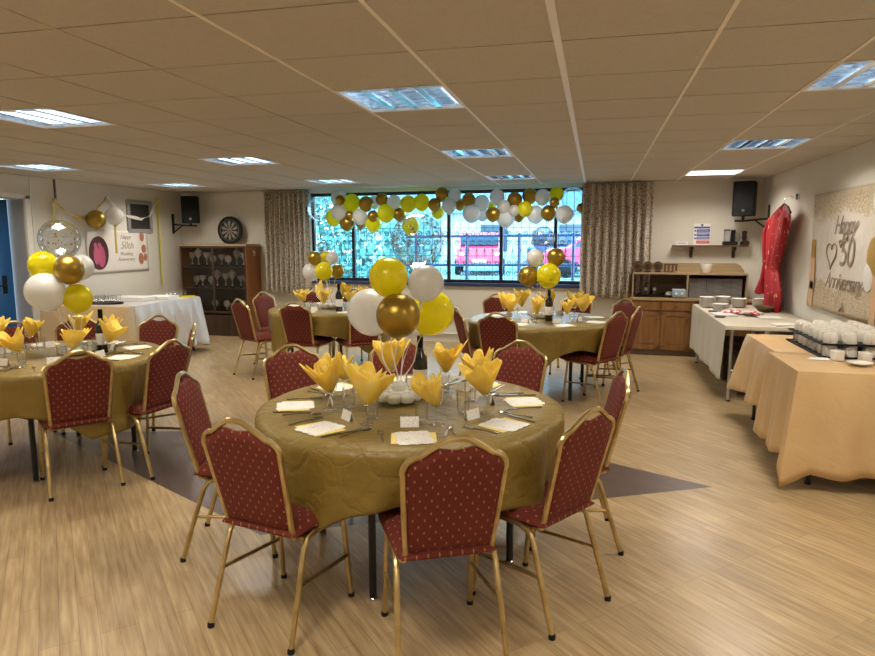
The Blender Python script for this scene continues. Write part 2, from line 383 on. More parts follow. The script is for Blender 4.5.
# ornate iron grille outside each pane
def scroll(b, cx, cz, r, s=1, d=-.19, turns=1.4, a0=0):
    P = []
    for q in range(14):
        t = q/13; a = a0+s*turns*2*pi*t; rr = r*(1-.72*t); P.append(BM @ Vector((cx+rr*cos(a), -d, cz+rr*sin(a))))
    b.tube(P, .0065, 4)
for gi, (a, c) in enumerate(zip(xs[:-1], xs[1:])):
    b = MB(); n = max(3, int((c-a)/.13)); w = (c-a-.06)/n
    for q in range(n+1):
        x = a+.03+q*w; b.tube([BM @ Vector((x, .19, WZ0+.01)), BM @ Vector((x, .19, WZ1))], .0045, 5)
    for z in (WZ0+.06, WZ0+.40, 1.72): b.tube([BM @ Vector((a+.02, .19, z)), BM @ Vector((c-.02, .19, z))], .004, 5)
    for q in range(n):
        x = a+.03+(q+.5)*w
        scroll(b, x-.0, WZ0+.14, w*.36, 1, a0=0); scroll(b, x, WZ0+.29, w*.36, -1, a0=pi); 
        if True:
            scroll(b, x, 1.50, w*.36, 1); scroll(b, x, 1.63, w*.36, -1, a0=pi)
            b.tube([BM @ Vector((x-w*.5, .19, 1.42)), BM @ Vector((x, .19, 1.15)), BM @ Vector((x+w*.5, .19, 1.42))], .004, 4)
    tag(b.build('window_grille', M['frame']), 'scrolled iron security grille outside the %s window pane from the left' % ORD[gi], 'grille', 'iron grilles outside the window')
# ------------------------------------------------------------------ outside
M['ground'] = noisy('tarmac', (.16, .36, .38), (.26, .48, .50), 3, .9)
M['redcar'] = mat('red_car_paint', (.75, .05, .12), .3, coat=.5)
M['bluecar'] = mat('blue_car_paint', (.05, .14, .35), .3, coat=.5)
M['carglass'] = mat('car_glass', (.05, .10, .14), .1)
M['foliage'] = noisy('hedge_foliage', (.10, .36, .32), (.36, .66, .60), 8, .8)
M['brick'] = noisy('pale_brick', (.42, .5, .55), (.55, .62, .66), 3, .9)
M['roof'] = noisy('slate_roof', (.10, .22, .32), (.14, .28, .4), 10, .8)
b = MB(); b.box(-30, 30, 10.25, 60, -.1, 0.25); struct(b.build('ground', M['ground'], smooth=False))
random.seed(3)
def shrub(name, x0, x1, y, z1, n, label, cat='hedge'):
    t = thing(name, label, cat, (0.5*(x0+x1), y, 0), 0, None)
    b = MB()
    for _ in range(n):
        c = Vector((random.uniform(x0, x1)-.5*(x0+x1), random.gauss(0, .25), random.uniform(.2, z1)*(.85+.15*random.random())))
        u = Vector((random.gauss(0, 1), random.gauss(0, 1), random.gauss(0, 1))).normalized(); w = u.orthogonal().normalized(); s_ = random.uniform(.05, .11)
        b.add([c-u*s_, c+w*s_*.5, c+u*s_, c-w*s_*.5], [(0, 1, 2, 3)])
    b.build('foliage', M['foliage'], t, smooth=False, weld=False)
    b = MB()
    for q in range(5):
        x = x0+(x1-x0)*(q+.5)/5-.5*(x0+x1); b.tube([(x, 0, 0), (x+.05, .02, z1*.4), (x-.04, 0, z1*.8)], [.04, .03, .012], 6)
    b.build('stem', M['brown'], t)
shrub('hedge', -6.6, -4.4, 12.6, 2.9, 3600, 'tall leafy hedge outside the leftmost window panes')
shrub('hedge', -4.3, -3.1, 12.9, 2.2, 1500, 'lower leafy hedge outside the middle of the window')
def car(x, y, rz, body, label, z=0):
    t = thing('car', label, 'car', (x, y, z), rz)
    prof = [(-2.0, .35), (-2.0, .8), (-1.75, .98), (-1.15, 1.02), (-.6, 1.5), (.9, 1.55), (1.65, 1.05), (2.0, .98), (2.05, .35)]
    MB().prism(prof, -.82, .82, 'x' if 0 else 'y').build('body', body, t, bevel=.05)
    MB().prism([(-1.0, 1.03), (-.56, 1.44), (.86, 1.49), (1.45, 1.05)], -.83, .83, 'y').build('side_window', M['carglass'], t, smooth=False)
    b = MB(); b.box(1.2, 1.72, -.68, .68, 1.10, 1.42, Matrix.Translation((.0, 0, 0))); b.build('windscreen', M['carglass'], t, smooth=False)
    for sx in (-1.25, 1.3):
        for sy in (-.80, .80):
            MB().lathe([(0, -.1), (.25, -.1), (.31, -.07), (.31, .07), (.25, .1), (0, .1)], 18, M4=Matrix.Translation((sx, sy, .31)) @ Matrix.Rotation(pi/2, 4, 'X')).build('wheel', M['black'], t)
    for sy in (-.62, .62): MB().sphere((2.03, sy, .78), .1, sc=(.3, 1, .7)).build('headlamp', M['white'], t)
    b = MB(); b.box(2.03, 2.07, -.26, .26, .48, .6); b.build('number_plate', M['paper'], t, smooth=False)
car(-4.3, 25.0, -pi/2+.15, M['redcar'], 'red car parked outside behind the middle window panes', .25)
car(-1.2, 27, -pi/2-.3, M['bluecar'], 'dark blue car parked outside to the right of the red car', .25)
car(.2, 23.5, 0.1, M['redcar'], 'red car further off seen through the rightmost window pane', .25)
t = thing('house', 'pale brick house with slate roof across the car park', 'building', (-1.5, 30, 0), .1)
MB().box(-9, 9, 0, 5, 0, 2.8).build('wall', M['brick'], t, smooth=False)
MB().prism([(-.6, 2.7), (2.5, 4.9), (5.6, 2.7)], -9.4, 9.4, 'x').build('roof', M['roof'], t, smooth=False)
for x in (-6.5, -3, .5, 4, 7): MB().box(x-.6, x+.6, -.04, .02, 1.0, 2.2).build('window', M['carglass'], t, smooth=False)
t = thing('railing', 'blue-grey horizontal rail fence outside the right window panes', 'fence', (-1.4, 12.4, 0))
for x in (-2, -1, 0, 1, 2): MB().tube([(x, 0, 0), (x, 0, 1.66)], .03, 8).build('post', M['sill'], t)
for z in (.5, 1.05, 1.6): MB().tube([(-2.2, 0, z), (2.2, .1, z+.03)], .028, 8).build('rail', M['sill'], t)
# ------------------------------------------------------------------ ceiling lights
M['louvre'] = mat('polished_louvre', (.80, .86, .92), .12, 1)
M['tubelamp'] = mat('fluorescent_tube', (1, 1, 1), .5, emit=(.80, .92, 1), es=3.5)
M['mottle'] = noisy('louvre_reflector', (.80, .88, .95), (.12, .15, .19), 11, .3, 0, .3)
M['litpanel'] = mat('lit_diffuser', (1, 1, 1), .5, emit=(1, .97, .93), es=2.2)
M['lframe'] = mat('white_troffer_frame', (.75, .75, .75), .4)
def troffer():
    t = thing('ceiling_light', None, None)
    h = .29
    b = MB(); z0 = -.006; 
    for s_ in (-1, 1):
        b.box(-h, h, s_*h-.008, s_*h+.008, z0, .01); b.box(s_*h-.008, s_*h+.008, -h, h, z0, .01)
    b.build('frame', M['lframe'], t, smooth=False)
    b = MB(); b.box(-h, h, -h, h, .085, .095); b.box(-h-.005, -h, -h, h, 0, .09); b.box(h, h+.005, -h, h, 0, .09); b.box(-h, h, -h-.005, -h, 0, .09); b.box(-h, h, h, h+.005, 0, .09)
    b.build('reflector', M['mottle'], t, smooth=False)
    b = MB(); nb = 7
    for q in range(1, 4):       # parabolic channels running front to back
        x = -h+q*2*h/4
        b.prism([(x-.018, .0), (x+.018, .0), (x+.004, .05), (x-.004, .05)], -h, h, 'y')
    for q in range(1, nb):
        y = -h+q*2*h/nb
        b.box(-h, h, y-.003, y+.003, .004, .045)
    b.build('louvre', M['louvre'], t, smooth=False)
    for q in range(4):
        x = -h+(q+.5)*2*h/4; MB().tube([(x, -h+.01, .066), (x, h-.01, .066)], .012, 8).build('lamp_tube', M['tubelamp'], t)
    return freeze(t)
tr = troffer()
rown = {1: 'nearest row', 5: 'middle row', 9: 'farthest row', -3: 'row behind the camera', -7: 'rearmost row'}
coln = {-9: 'far left', -5: 'left', -1: 'centre', 3: 'right'}
for (i, j) in LIGHTS:
    p = (GX+(i+.5)*T, GY+(j+.5)*T, CEIL)
    if (i, j) == (3, 9):
        t = thing('ceiling_light', 'plain white lit ceiling panel near the black speaker, far right', 'ceiling light', p, 0, 'ceiling lights')
        b = MB()
        for s_ in (-1, 1): b.box(-.3, .3, s_*.29-.008, s_*.29+.008, -.006, .01); b.box(s_*.29-.008, s_*.29+.008, -.29, .29, -.006, .01)
        b.build('frame', M['lframe'], t, smooth=False); MB().box(-.285, .285, -.285, .285, -.003, .004).build('diffuser', M['litpanel'], t, smooth=False)
        continue
    place(tr, p, 0, 'square louvred ceiling light, %s column of the %s' % (coln[i], rown[j]), 'ceiling light', 'ceiling lights')
# ------------------------------------------------------------------ curtains
def curtain_mat():
    Mx = mat('speckled_curtain', rough=.9); k = NT(Mx); v = k.coord()
    vo = k.n('TexVoronoi'); vo.inputs['Scale'].default_value = 58; k.l(v, vo.inputs['Vector'])
    n2 = k.noise(v, 30, 2)
    base = k.ramp(vo.outputs['Distance'], .30, .40, (.035, .028, .026), (.60, .54, .46))
    k.l(k.mix(k.m('GREATER_THAN', n2, .66), base, (.16, .07, .055)), k.b.inputs['Base Color']); return Mx
M['curtain'] = curtain_mat()
for (x0, x1, z0, lab) in ((-5.15, -4.38, .70, 'speckled beige pleated curtain left of the window'), (-.2, .74, .74, 'speckled beige pleated curtain right of the window')):
    b = MB(); n = 9
    def cf(u, v, x0=x0, x1=x1, z0=z0):
        a = u*n*2*pi; zz = z0+(2.30-z0)*v
        return BM @ Vector((x0+(x1-x0)*u+.020*sin(2*a), -.12-.062*sin(a)*(1-.2*v)-.010*sin(3.1*a+4*v), zz))
    b.grid(cf, 150, 14)
    o = b.build('curtain', M['curtain'], ang=80); tag(o, lab, 'curtain')
    so = o.modifiers.new('thick', 'SOLIDIFY'); so.thickness = .004
    b = MB(); bbox_(b, x0-.05, x1+.05, .055, .07, 2.29, 2.315); b.build('curtain_track', M['skirt'], o, smooth=False)
# ------------------------------------------------------------------ banquet chairs
TCS = ((-.86, 3.02), (-3.70, 3.78), (-3.0, 7.24), (-.5, 6.68))
def back_y(z): return -.185-(z-.45)*.25
def half_w(z): 
    t_ = (z-.42)/.40
    return .156+.028*max(0, min(1, t_))**.8
def crown(a, z0, zp):   # height of the gable at |a| of the half width
    a = abs(a)
    if a < .20: return zp-.002*(a/.2)**2
    if a < .70: return zp-.002-(zp-z0)*.50*(a-.20)/.50+.002*sin((a-.20)/.50*pi)
    t_ = (a-.70)/.30; return zp-.002-(zp-z0)*(.50+.50*(1-sqrt(max(0, 1-t_*t_))))
def arch(w, z0=.80, zp=.885):
    return [(-w*cos(pi*q/40), crown(cos(pi*q/40), z0, zp)) for q in range(41)]
def make_chair():
    t = thing('banquet_chair', None, None)
    def sf(side):
        def f(u, v):
            x = -1+2*u; y = -.20+.43*v
            w = .185+.022*v; rr = (1-abs(x)**7)*(1-abs(2*v-1)**9)
            zt = .43+.038*max(0, rr)**.5+.006*(1-x*x) if side else .425-.02*max(0, rr)**.5
            return (x*w*(1-.05*abs(2*v-1)**6), y, zt)
        return f
    b = MB(); b.grid(sf(1), 18, 18); b.grid(sf(0), 18, 18)
    # rim skirt
    def rim(u, v):
        per = u*4; k_ = int(per) % 4; q = per-int(per)
        uu, vv = [(q, 0), (1, q), (1-q, 1), (0, 1-q)][k_]
        a = sf(1)(uu, vv); c = sf(0)(uu, vv); return (a[0], a[1], a[2]+(c[2]-a[2])*v)
    b.grid(rim, 72, 1, wrap=True)
    b.build('seat', M['fabric'], t, ang=60, uvf=lambda c: (c.x+.5, c.y+.5))
    def top(x):
        z = crown(x, .775, .885)-.010; a = abs(x)
        if a < .36: z -= .030*cos(a/.36*pi/2)**.8
        return z
    def bf(sg):
        def f(u, v):
            x = -1+2*u; z1 = top(x); z = .448+(z1-.448)*v
            w = half_w(z)-.008
            th = .006+.015*max(0, 1-abs(x)**5)**.6*max(0, 1-abs(2*v-1)**12)**.6
            return (x*w, back_y(z)+sg*th, z)
        return f
    b = MB(); b.grid(bf(1), 24, 20); b.grid(bf(-1), 24, 20)
    def rim2(u, v):
        per = u*4; k_ = int(per) % 4; q = per-int(per)
        uu, vv = [(q, 0), (1, q), (1-q, 1), (0, 1-q)][k_]
        a = Vector(bf(1)(uu, vv)); c = Vector(bf(-1)(uu, vv)); return tuple(a.lerp(c, v))
    b.grid(rim2, 96, 1, wrap=True)
    b.build('backrest', M['fabric'], t, ang=60, uvf=lambda c: (c.x+.5, c.z))
    P = [(-.15, -.10, .405), (-.160, -.15, .405), (-.166, -.175, .415)]
    for q in range(8):
        z = .45+(.76-.45)*q/7; P.append((-half_w(z), back_y(z), z))
    A = [(x, back_y(z), z) for x, z in arch(.184, .770, .888)]
    P = P+A+[(-x, y, z) for x, y, z in reversed(P)]
    MB().tube(P, .0115, 8).build('back_frame', M['gold'], t)
    b = MB(); b.tube([(-.17, -.14, .40), (-.175, .16, .405), (-.14, .20, .405), (.14, .20, .405), (.175, .16, .405), (.17, -.14, .40)], .010, 7)
    b.tube([(-.17, -.12, .40), (.17, -.12, .40)], .010, 7); b.build('seat_frame', M['gold'], t)
    for s_ in (-1, 1):
        lg = MB().tube([(s_*.178, .10, .405), (s_*.182, -.08, .408), (s_*.185, -.125, .395), (s_*.187, -.15, .365), (s_*.195, -.21, .18), (s_*.200, -.262, .012)], .0115, 8).build('leg', M['gold'], t)
        MB().lathe([(0.0, 0), (.014, 0), (.014, .014), (.012, .02), (0, .02)], 8, (s_*.2005, -.264, 0)).build('rubber_foot', M['black'], lg)
        lg = MB().tube([(s_*.176, .135, .402), (s_*.180, .155, .2), (s_*.184, .175, .012)], .0115, 8).build('leg', M['gold'], t)
        MB().lathe([(0.0, 0), (.014, 0), (.014, .014), (.012, .02), (0, .02)], 8, (s_*.1845, .176, 0)).build('rubber_foot', M['black'], lg)
        MB().tube([(s_*.182, .158, .20), (s_*.192, -.20, .225)], .0085, 7).build('stretcher', M['gold'], t)
    return freeze(t)
chair = make_chair()
CH = [  # origin or top point, heading, label
 ('o', -1.71, 2.90, .95, .28, 'seen side-on left of the front table'),
 ('o', -1.215, 2.395, .21, .98, 'with its back to us, front left of the front table'),
 ('o', -.565, 2.345, -.45, .89, 'nearest of all, back square to us before the front table'),
 ('o', -.235, 2.725, -.84, .54, 'turned three-quarters at the right front of the front table'),
 ('o', -.125, 3.35, -.99, -.15, 'almost edge-on at the right side of the front table'),
 ('t', -1.85, 3.74, .72, -.69, 'facing us beyond the left back rim of the front table'),
 ('t', -.45, 4.22, -.33, -.94, 'facing us beyond the right back rim of the front table'),
 ('t', -1.27, 4.16, .35, -.94, 'behind the balloon cluster of the front table'),
 ('o', -3.23, 3.44, -.79, .61, 'with its back to us at the front of the left table'),
 ('t', -2.71, 3.75, -1, .15, 'angled at the right side of the left table'),
 ('t', -3.08, 4.56, -.83, -.56, 'edge-on at the right back of the left table'),
 ('t', -3.70, 4.97, .08, -1, 'before the white satin buffet cloth, behind the left table'),
 ('t', -4.61, 4.34, .85, -.5, 'beyond the left table near the blue door'),
 ('t', -4.38, 4.80, .6, -.8, 'beyond the left table below its balloon cluster'),
 ('t', -4.02, 2.80, .4, .92, 'cut by the left picture edge at the left table'),
 ('o', -3.72, 6.82, .5, .87, 'leftmost at the rear left table, back to us'),
 ('t', -4.09, 7.53, .96, -.28, 'beside the trophy cabinet at the rear left table'),
 ('t', -3.08, 6.41, .1, .99, 'back to us at the front of the rear left table'),
 ('t', -2.34, 6.55, -.65, .76, 'half hidden by the front white balloon'),
 ('t', -3.62, 8.15, .4, -.9, 'under the left curtain edge behind the rear left table'),
 ('t', -3.12, 8.30, .1, -1, 'behind the wine bottle of the rear left table'),
 ('t', -1.29, 6.18, .9, .45, 'leftmost at the rear right table'),
 ('t', -.85, 5.84, .15, .98, 'back to us at the front left of the rear right table'),
 ('t', -1.15, 7.86, .5, -.87, 'at the far left of the rear right table'),
 ('t', -.20, 7.95, -.2, -.98, 'far side of the rear right table, before the curtain'),
 ('o', -.22, 6.45, -.84, .54, 'turned three-quarters at the right front of the rear right table'),
 ('t', .35, 7.51, -.75, -.65, 'facing us at the right back of the rear right table'),
 ('t', .43, 6.66, -.95, .3, 'rightmost of all, beside the rear right table'),
]
for ty, x, y, hx, hy, lab in CH:
    L = hypot(hx, hy); hx /= L; hy /= L
    if ty == 't': x += .29*hx; y += .29*hy
    c_ = min(TCS, key=lambda c: hypot(c[0]-x, c[1]-y))
    for _ in range(40):      # the backrest stays clear of the table rim
        if hypot(x-.20*hx-c_[0], y-.20*hy-c_[1]) > .795: break
        x -= .01*hx; y -= .01*hy
    place(chair, (x, y, 0), atan2(-hx, hy), 'red gold-framed banquet chair '+lab, 'chair', 'red banquet chairs')
# ------------------------------------------------------------------ round tables with covers
def fold_leg(b, x, y, h=.72): b.tube([(x, y, .015), (x, y, h)], .017, 8); return b
def round_table(c, rz, name, half, R=.73, leg0=45, seed=0, mx=.46, sk=0):
    t = thing('round_table', 'round folding table with black legs under the olive cover, %s' % name, 'table', (c[0], c[1], 0), 0, 'round tables')
    MB().lathe([(0, .715), (R-.03, .715), (R-.015, .72), (R-.01, .735), (R-.015, .743), (0, .743)], 48).build('tabletop', M['tan'], t)
    for q in range(4):
        a = radians(leg0)+q*pi/2
        lg = fold_leg(MB(), .5*cos(a), .5*sin(a)).build('leg', M['blackmetal'], t)
        MB().lathe([(0, 0), (.02, 0), (.021, .012), (.012, .02), (0, .02)], 10, (.5*cos(a), .5*sin(a), 0)).build('rubber_foot', M['chrome'], lg)
    b = MB()
    for q in range(2):
        a = radians(leg0)+pi/2+q*pi
        p = Vector((.5*cos(a), .5*sin(a), .42)); p2 = Vector((.5*cos(a+pi/2), .5*sin(a+pi/2), .42)); b.tube([p, p2], .011, 6)
    b.build('leg_brace', M['blackmetal'], t)
    rnd = random.Random(seed); ph = [rnd.uniform(0, 6.28) for _ in range(6)]
    def drop(th):
        a = (th-rz) % (pi/2); e = half/max(cos(a), sin(a)); d = e-R
        return (1-sk*max(0, cos(th+.35)))*(min(max(d, .2), mx)+.02*sin(3*th+ph[0])+.012*sin(7*th+ph[1]))
    NV = 14
    def cfn(u, v):
        th = u*2*pi
        if v < .36:
            q = v/.36; r = (R+.004)*q; return (r*cos(th), r*sin(th), .7475-.0*q+.0006*sin(9*th+ph[2])*q)
        q = (v-.36)/.64; d = drop(th); a = (th-rz) % (pi/2); cn = 1-abs(a-pi/4)/(pi/4)     # 1 at a corner of the cloth
        s_ = q*d; bend = min(1, s_/.03)
        r = R+.004+.008*bend-.03*q+.02*cn*q + (.024*q**.8)*sin(11*th+ph[3])*(.5+.5*sin(2*th+ph[4]))+ .015*q*sin(19*th+ph[5]+2*q) + cn**6*.035*q
        return (r*cos(th), r*sin(th), .7475-.008*bend-s_*.98)
    b = MB(); b.grid(cfn, 168, 26, wrap=True)
    o = b.build('tablecloth', M['olive'], ang=70); o.location = (c[0], c[1], 0)
    tag(o, 'olive gold paper cloth draped over the %s' % name, 'tablecloth', 'olive tablecloths')
    sb = o.modifiers.new('thick', 'SOLIDIFY'); sb.thickness = .0015; sb.offset = 1
    return t
T1, T2, T3, T4 = TCS
TB = [(T1, 'front table', 197, .98, .73, 52, radians(190)), (T2, 'left table', -42+360, 1.0, .77, 35, radians(25)), (T3, 'rear left table', 215, .98, .75, 20, radians(10)), (T4, 'rear right table', 250, .98, .75, 72, radians(35))]
round_table(T1, radians(190), 'front table', .99, .73, -4, 1, .40, .28)
round_table(T2, radians(25), 'left table', 1.0, .74, -62, 2)
round_table(T3, radians(12), 'rear left table', .98, .75, 30, 3)
round_table(T4, radians(35), 'rear right table', .98, .75, 37, 4)
# ------------------------------------------------------------------ table settings
ZT = .7495
def wine_glass():
    t = thing('wine_glass', None, None)
    MB().lathe([(0, 0), (.033, 0), (.034, .002), (.010, .006), (.004, .012), (.0035, .075), (.006, .082)], 18).build('stem', M['glass'], t)
    MB().lathe([(.004, .08), (.020, .086), (.032, .105), (.036, .13), (.034, .155), (.031, .172)], 18).build('bowl', M['glass'], t)
    return freeze(t)
def napkin(seed):
    rnd = random.Random(seed*7+1); n = rnd.choice((3, 4)); ph = rnd.uniform(0, 6.28); tips = [rnd.uniform(.5, 1.3) for _ in range(n)]; lean = (rnd.uniform(-.03, .03), rnd.uniform(-.03, .03))
    b = MB(); wv = [(rnd.choice((3, 5, 7, 8)), rnd.uniform(0, 6.28), rnd.uniform(.005, .012)) for _ in range(5)]
    def f(u, v, lay=0):
        th = u*2*pi+lay*.7; k_ = (u*n) % 1; i = int(u*n) % n; tip = 1-abs(2*k_-1)
        h = .095+.055*tips[i]*tip**1.2; h *= 1-.12*lay
        r = .012+(.062+.030*tip*tips[i])*v**.8*(1-.40*lay)-.012*max(0, v-.7)
        cr1 = sum(am*sin(w_*th+p_+v*5*(1 if w_ % 2 else -1)) for w_, p_, am in wv)*v
        return ((r+cr1)*cos(th)*(1+.25*sin(ph))+lean[0]*v, (r+cr1)*sin(th)*(1-.25*sin(ph))+lean[1]*v, v**.9*h+1.2*cr1)
    b.grid(lambda u, v: f(u, v, 0), 54, 9, wrap=True); b.grid(lambda u, v: f(u, v, .8), 42, 8, wrap=True); b.grid(lambda u, v: f(u, v, 1.5), 30, 7, wrap=True)
    o = b.build('folded_napkin', M['napkin'], ang=24); so = o.modifiers.new('thick', 'SOLIDIFY'); so.thickness = .0010
    return o
def square(n, s_, mt, z=.0015, orn=0):
    b = MB()
    if orn:
        P = []
        for q in range(48):
            a = 2*pi*q/48; e = s_/max(abs(cos(a)), abs(sin(a)))*(1+.045*cos(12*a)); P.append((e*cos(a)*.82, e*sin(a)))
        b.prism(P, 0, z, 'z')
    else: b.box(-s_, s_, -s_*.8, s_*.8, 0, z)
    return b.build(n, mt, smooth=False)
def fork():
    b = MB(); b.tube([(0, -.09, .003), (0, -.02, .0045), (0, .03, .004)], [.005, .0028, .003], 6, flat=.5)
    b.box(-.010, .010, .028, .05, .002, .0045)
    for x in (-.0085, -.003, .003, .0085): b.box(x-.0014, x+.0014, .05, .09, .002, .0042)
    return b.build('fork', M['knife'])
def knife():
    b = MB(); b.tube([(0, -.10, .004), (0, -.01, .004)], .0052, 6, flat=.6); b.prism([(-.007, -.01), (.006, -.01), (.008, .05), (.004, .105), (-.005, .11), (-.007, .05)], .003, .0052, 'z')
    return b.build('knife', M['knife'])
def spoon():
    b = MB(); b.tube([(0, -.09, .003), (0, -.02, .005), (0, .045, .004)], [.005, .0028, .0025], 6, flat=.5)
    b.sphere((0, .065, .004), .026, 12, 6, (.72, 1, .22)); return b.build('spoon', M['knife'])
def place_card():
    b = MB(); a = .022
    b.add([(-.04, -.012, 0), (.04, -.012, 0), (.04, 0, .045), (-.04, 0, .045), (.04, .014, 0), (-.04, .014, 0)], [(0, 1, 2, 3), (3, 2, 4, 5)])
    o = b.build('place_card', M['card'], smooth=False); so = o.modifiers.new('thick', 'SOLIDIFY'); so.thickness = .001; return o
def tumbler():
    return MB().lathe([(0, 0), (.026, 0), (.028, .004), (.033, .095), (.031, .095), (.026, .01), (0, .008)], 16).build('tumbler', M['glass'])
WG, NP, SQ, CD, FK, KN, SP, PC, TM = wine_glass(), [napkin(s_) for s_ in range(5)], square('paper_napkin', .092, M['paleyellow'], .0012), square('menu_card', .088, M['card'], .001, 1), fork(), knife(), spoon(), place_card(), tumbler()
for o in [SQ, CD, FK, KN, SP, PC, TM]+NP: freeze(o)
POS = {0: 'left side', 1: 'front left side', 2: 'front middle', 3: 'front right side', 4: 'right side', 5: 'back right side', 6: 'back middle', 7: 'back left side'}
rnd = random.Random(5)
for ti, (c, nm, a0, *_r) in enumerate(TB):
    for q in range(8):
        adeg = a0+45*q; a = radians(adeg); sect = POS[int(round(((adeg-197) % 360)/45)) % 8]
        def P(r, da, z=ZT): return (c[0]+r*cos(a+da), c[1]+r*sin(a+da), z)
        rz = a+pi/2   # local +y points to the table centre
        wh = '%s, %s' % (sect.replace(' side', '')+' place', nm); jr = rnd.uniform(-.12, .12)
        gp = P(.395, radians(15))
        place(WG, gp, 0, 'stemmed wine glass holding a napkin, '+wh, 'glass', 'wine glasses on the tables')
        n = place(NP[(q*3+ti) % 5], (gp[0], gp[1], ZT+.088), rnd.uniform(0, 6.28), 'yellow napkin fanned out of a glass, '+wh, 'napkin', 'fanned yellow napkins')
        s_ = rnd.uniform(.85, 1.1); n.scale = (s_, s_, s_*rnd.uniform(.95, 1.2))
        n.rotation_euler = (rnd.uniform(-.2, .2), rnd.uniform(-.2, .2), n.rotation_euler[2])
        place(SQ, P(.56, 0), rz+jr*1.5, 'pale yellow napkin under menu card, '+wh, 'napkin', 'flat paper napkins')
        place(CD, P(.56, 0, ZT+.0016), rz+jr+.12, 'white scalloped menu card, '+wh, 'card', 'menu cards')
        place(PC, P(.395, radians(-2)), rz+pi+jr if 0 else rz+jr*2, 'small white tented name card, '+wh, 'card', 'name cards')
        if ti < 2 or q % 2 == 0:
            place(TM, P(.30, radians(8)), 0, 'clear straight tumbler, '+wh, 'glass', 'tumblers')
        if ti < 2:
            place(KN, P(.56, radians(13.5)), rz+jr-.1, 'steel knife beside the menu card, '+wh, 'knife', 'table knives')
            place(FK, P(.55, radians(-14)), rz+jr+.1, 'steel fork beside the menu card, '+wh, 'fork', 'table forks')
            place(SP, P(.53, radians(18)), rz+jr+.15, 'steel spoon beside the knife, '+wh, 'spoon', 'table spoons')
# ------------------------------------------------------------------ wine bottles
def bottle():
    o = MB().lathe([(0, 0), (.036, 0), (.0375, .004), (.0375, .18), (.034, .2), (.018, .235), (.0145, .25), (.0145, .30), (.0155, .302), (.0155, .31), (0, .31)], 20).build('wine_bottle', M['wine'])
    MB().lathe([(.0379, .06), (.0381, .061), (.0381, .14), (.0379, .141)], 20).build('bottle_label', M['paper'], o)
    MB().lathe([(.0150, .25), (.0158, .251), (.0162, .311), (0, .312)], 16).build('foil_capsule', M['black'], o)
    return freeze(o)
BT = bottle()
for (x, y, l) in ((-.86, 3.20, 'beside the front balloon centrepiece'), (-3.42, 3.95, 'beside the left table roses'), (-2.77, 6.83, 'on the rear left table'), (-.43, 6.50, 'on the rear right table below the balloons')):
    place(BT, (x, y, ZT), random.uniform(-.3, .3)-.2, 'dark wine bottle with pale label '+l, 'bottle', 'wine bottles')
# ------------------------------------------------------------------ balloons
def balloon(x, y, z, r, col, label, group, tie=None, knot=True, seed=0):
    mt = {'y': M['yb'], 'w': M['wb'], 'g': M['gb'], 'c': M['cb']}[col]
    prof = []
    for q in range(17):
        a = pi*q/16; rr = sin(a); zz = -cos(a)
        if zz < 0: rr *= 1-.10*zz*zz*1.0; zz *= 1.10
        prof.append((rr*r, zz*r))
    b = MB().lathe(prof, 28)
    o = b.build('balloon', mt, ang=80); o.location = (x, y, z); tag(o, label, 'balloon', group)
    if tie:
        d = (Vector((x, y, z))-Vector(tie)).normalized(); qd = Vector((0, 0, 1)).rotation_difference(Vector((d.x*.8, d.y*.8, max(.5, d.z))).normalized()); o.rotation_euler = qd.to_euler()
    MB().lathe([(.004, -r*1.10+.004), (.006, -r*1.10-.004), (.010, -r*1.10-.014), (.0, -r*1.10-.012)], 8).build('knot', mt if col != 'c' else M['wb'], o)
    if col == 'c':
        rn = random.Random(int(x*1000)); cb = MB()
        for _ in range(70):
            u = Vector((rn.gauss(0, 1), rn.gauss(0, 1), rn.gauss(.1, 1))).normalized(); s_ = rn.uniform(.004, .009); cc = u*(r*.975); w = u.orthogonal().normalized(); w2 = u.cross(w)
            cb.add([cc+(w*cos(k*pi/3)+w2*sin(k*pi/3))*s_ for k in range(6)], [tuple(range(6))])
        cb.build('confetti', M['confetti'], o, smooth=False, weld=False)
    return o
def ribbon(o, p0, p1, seed=0, mt=None):
    rn = random.Random(seed); P = []; inv = None
    p0, p1 = Vector(p0), Vector(p1); a0 = rn.uniform(0, 6.28)
    for q in range(9):
        t_ = q/8; p = p0.lerp(p1, t_); w = .018*sin(pi*t_); P.append(p+Vector((w*cos(a0+5*t_), w*sin(a0+5*t_), 0)))
    r = MB().tube(P, .0026, 5).build('ribbon', mt or M['ribbon'])
    bpy.context.view_layer.update()
    r.parent = o; r.matrix_parent_inverse = o.matrix_world.inverted(); return r
CN = {'y': 'yellow', 'w': 'pearl white', 'g': 'chrome gold', 'c': 'clear confetti'}
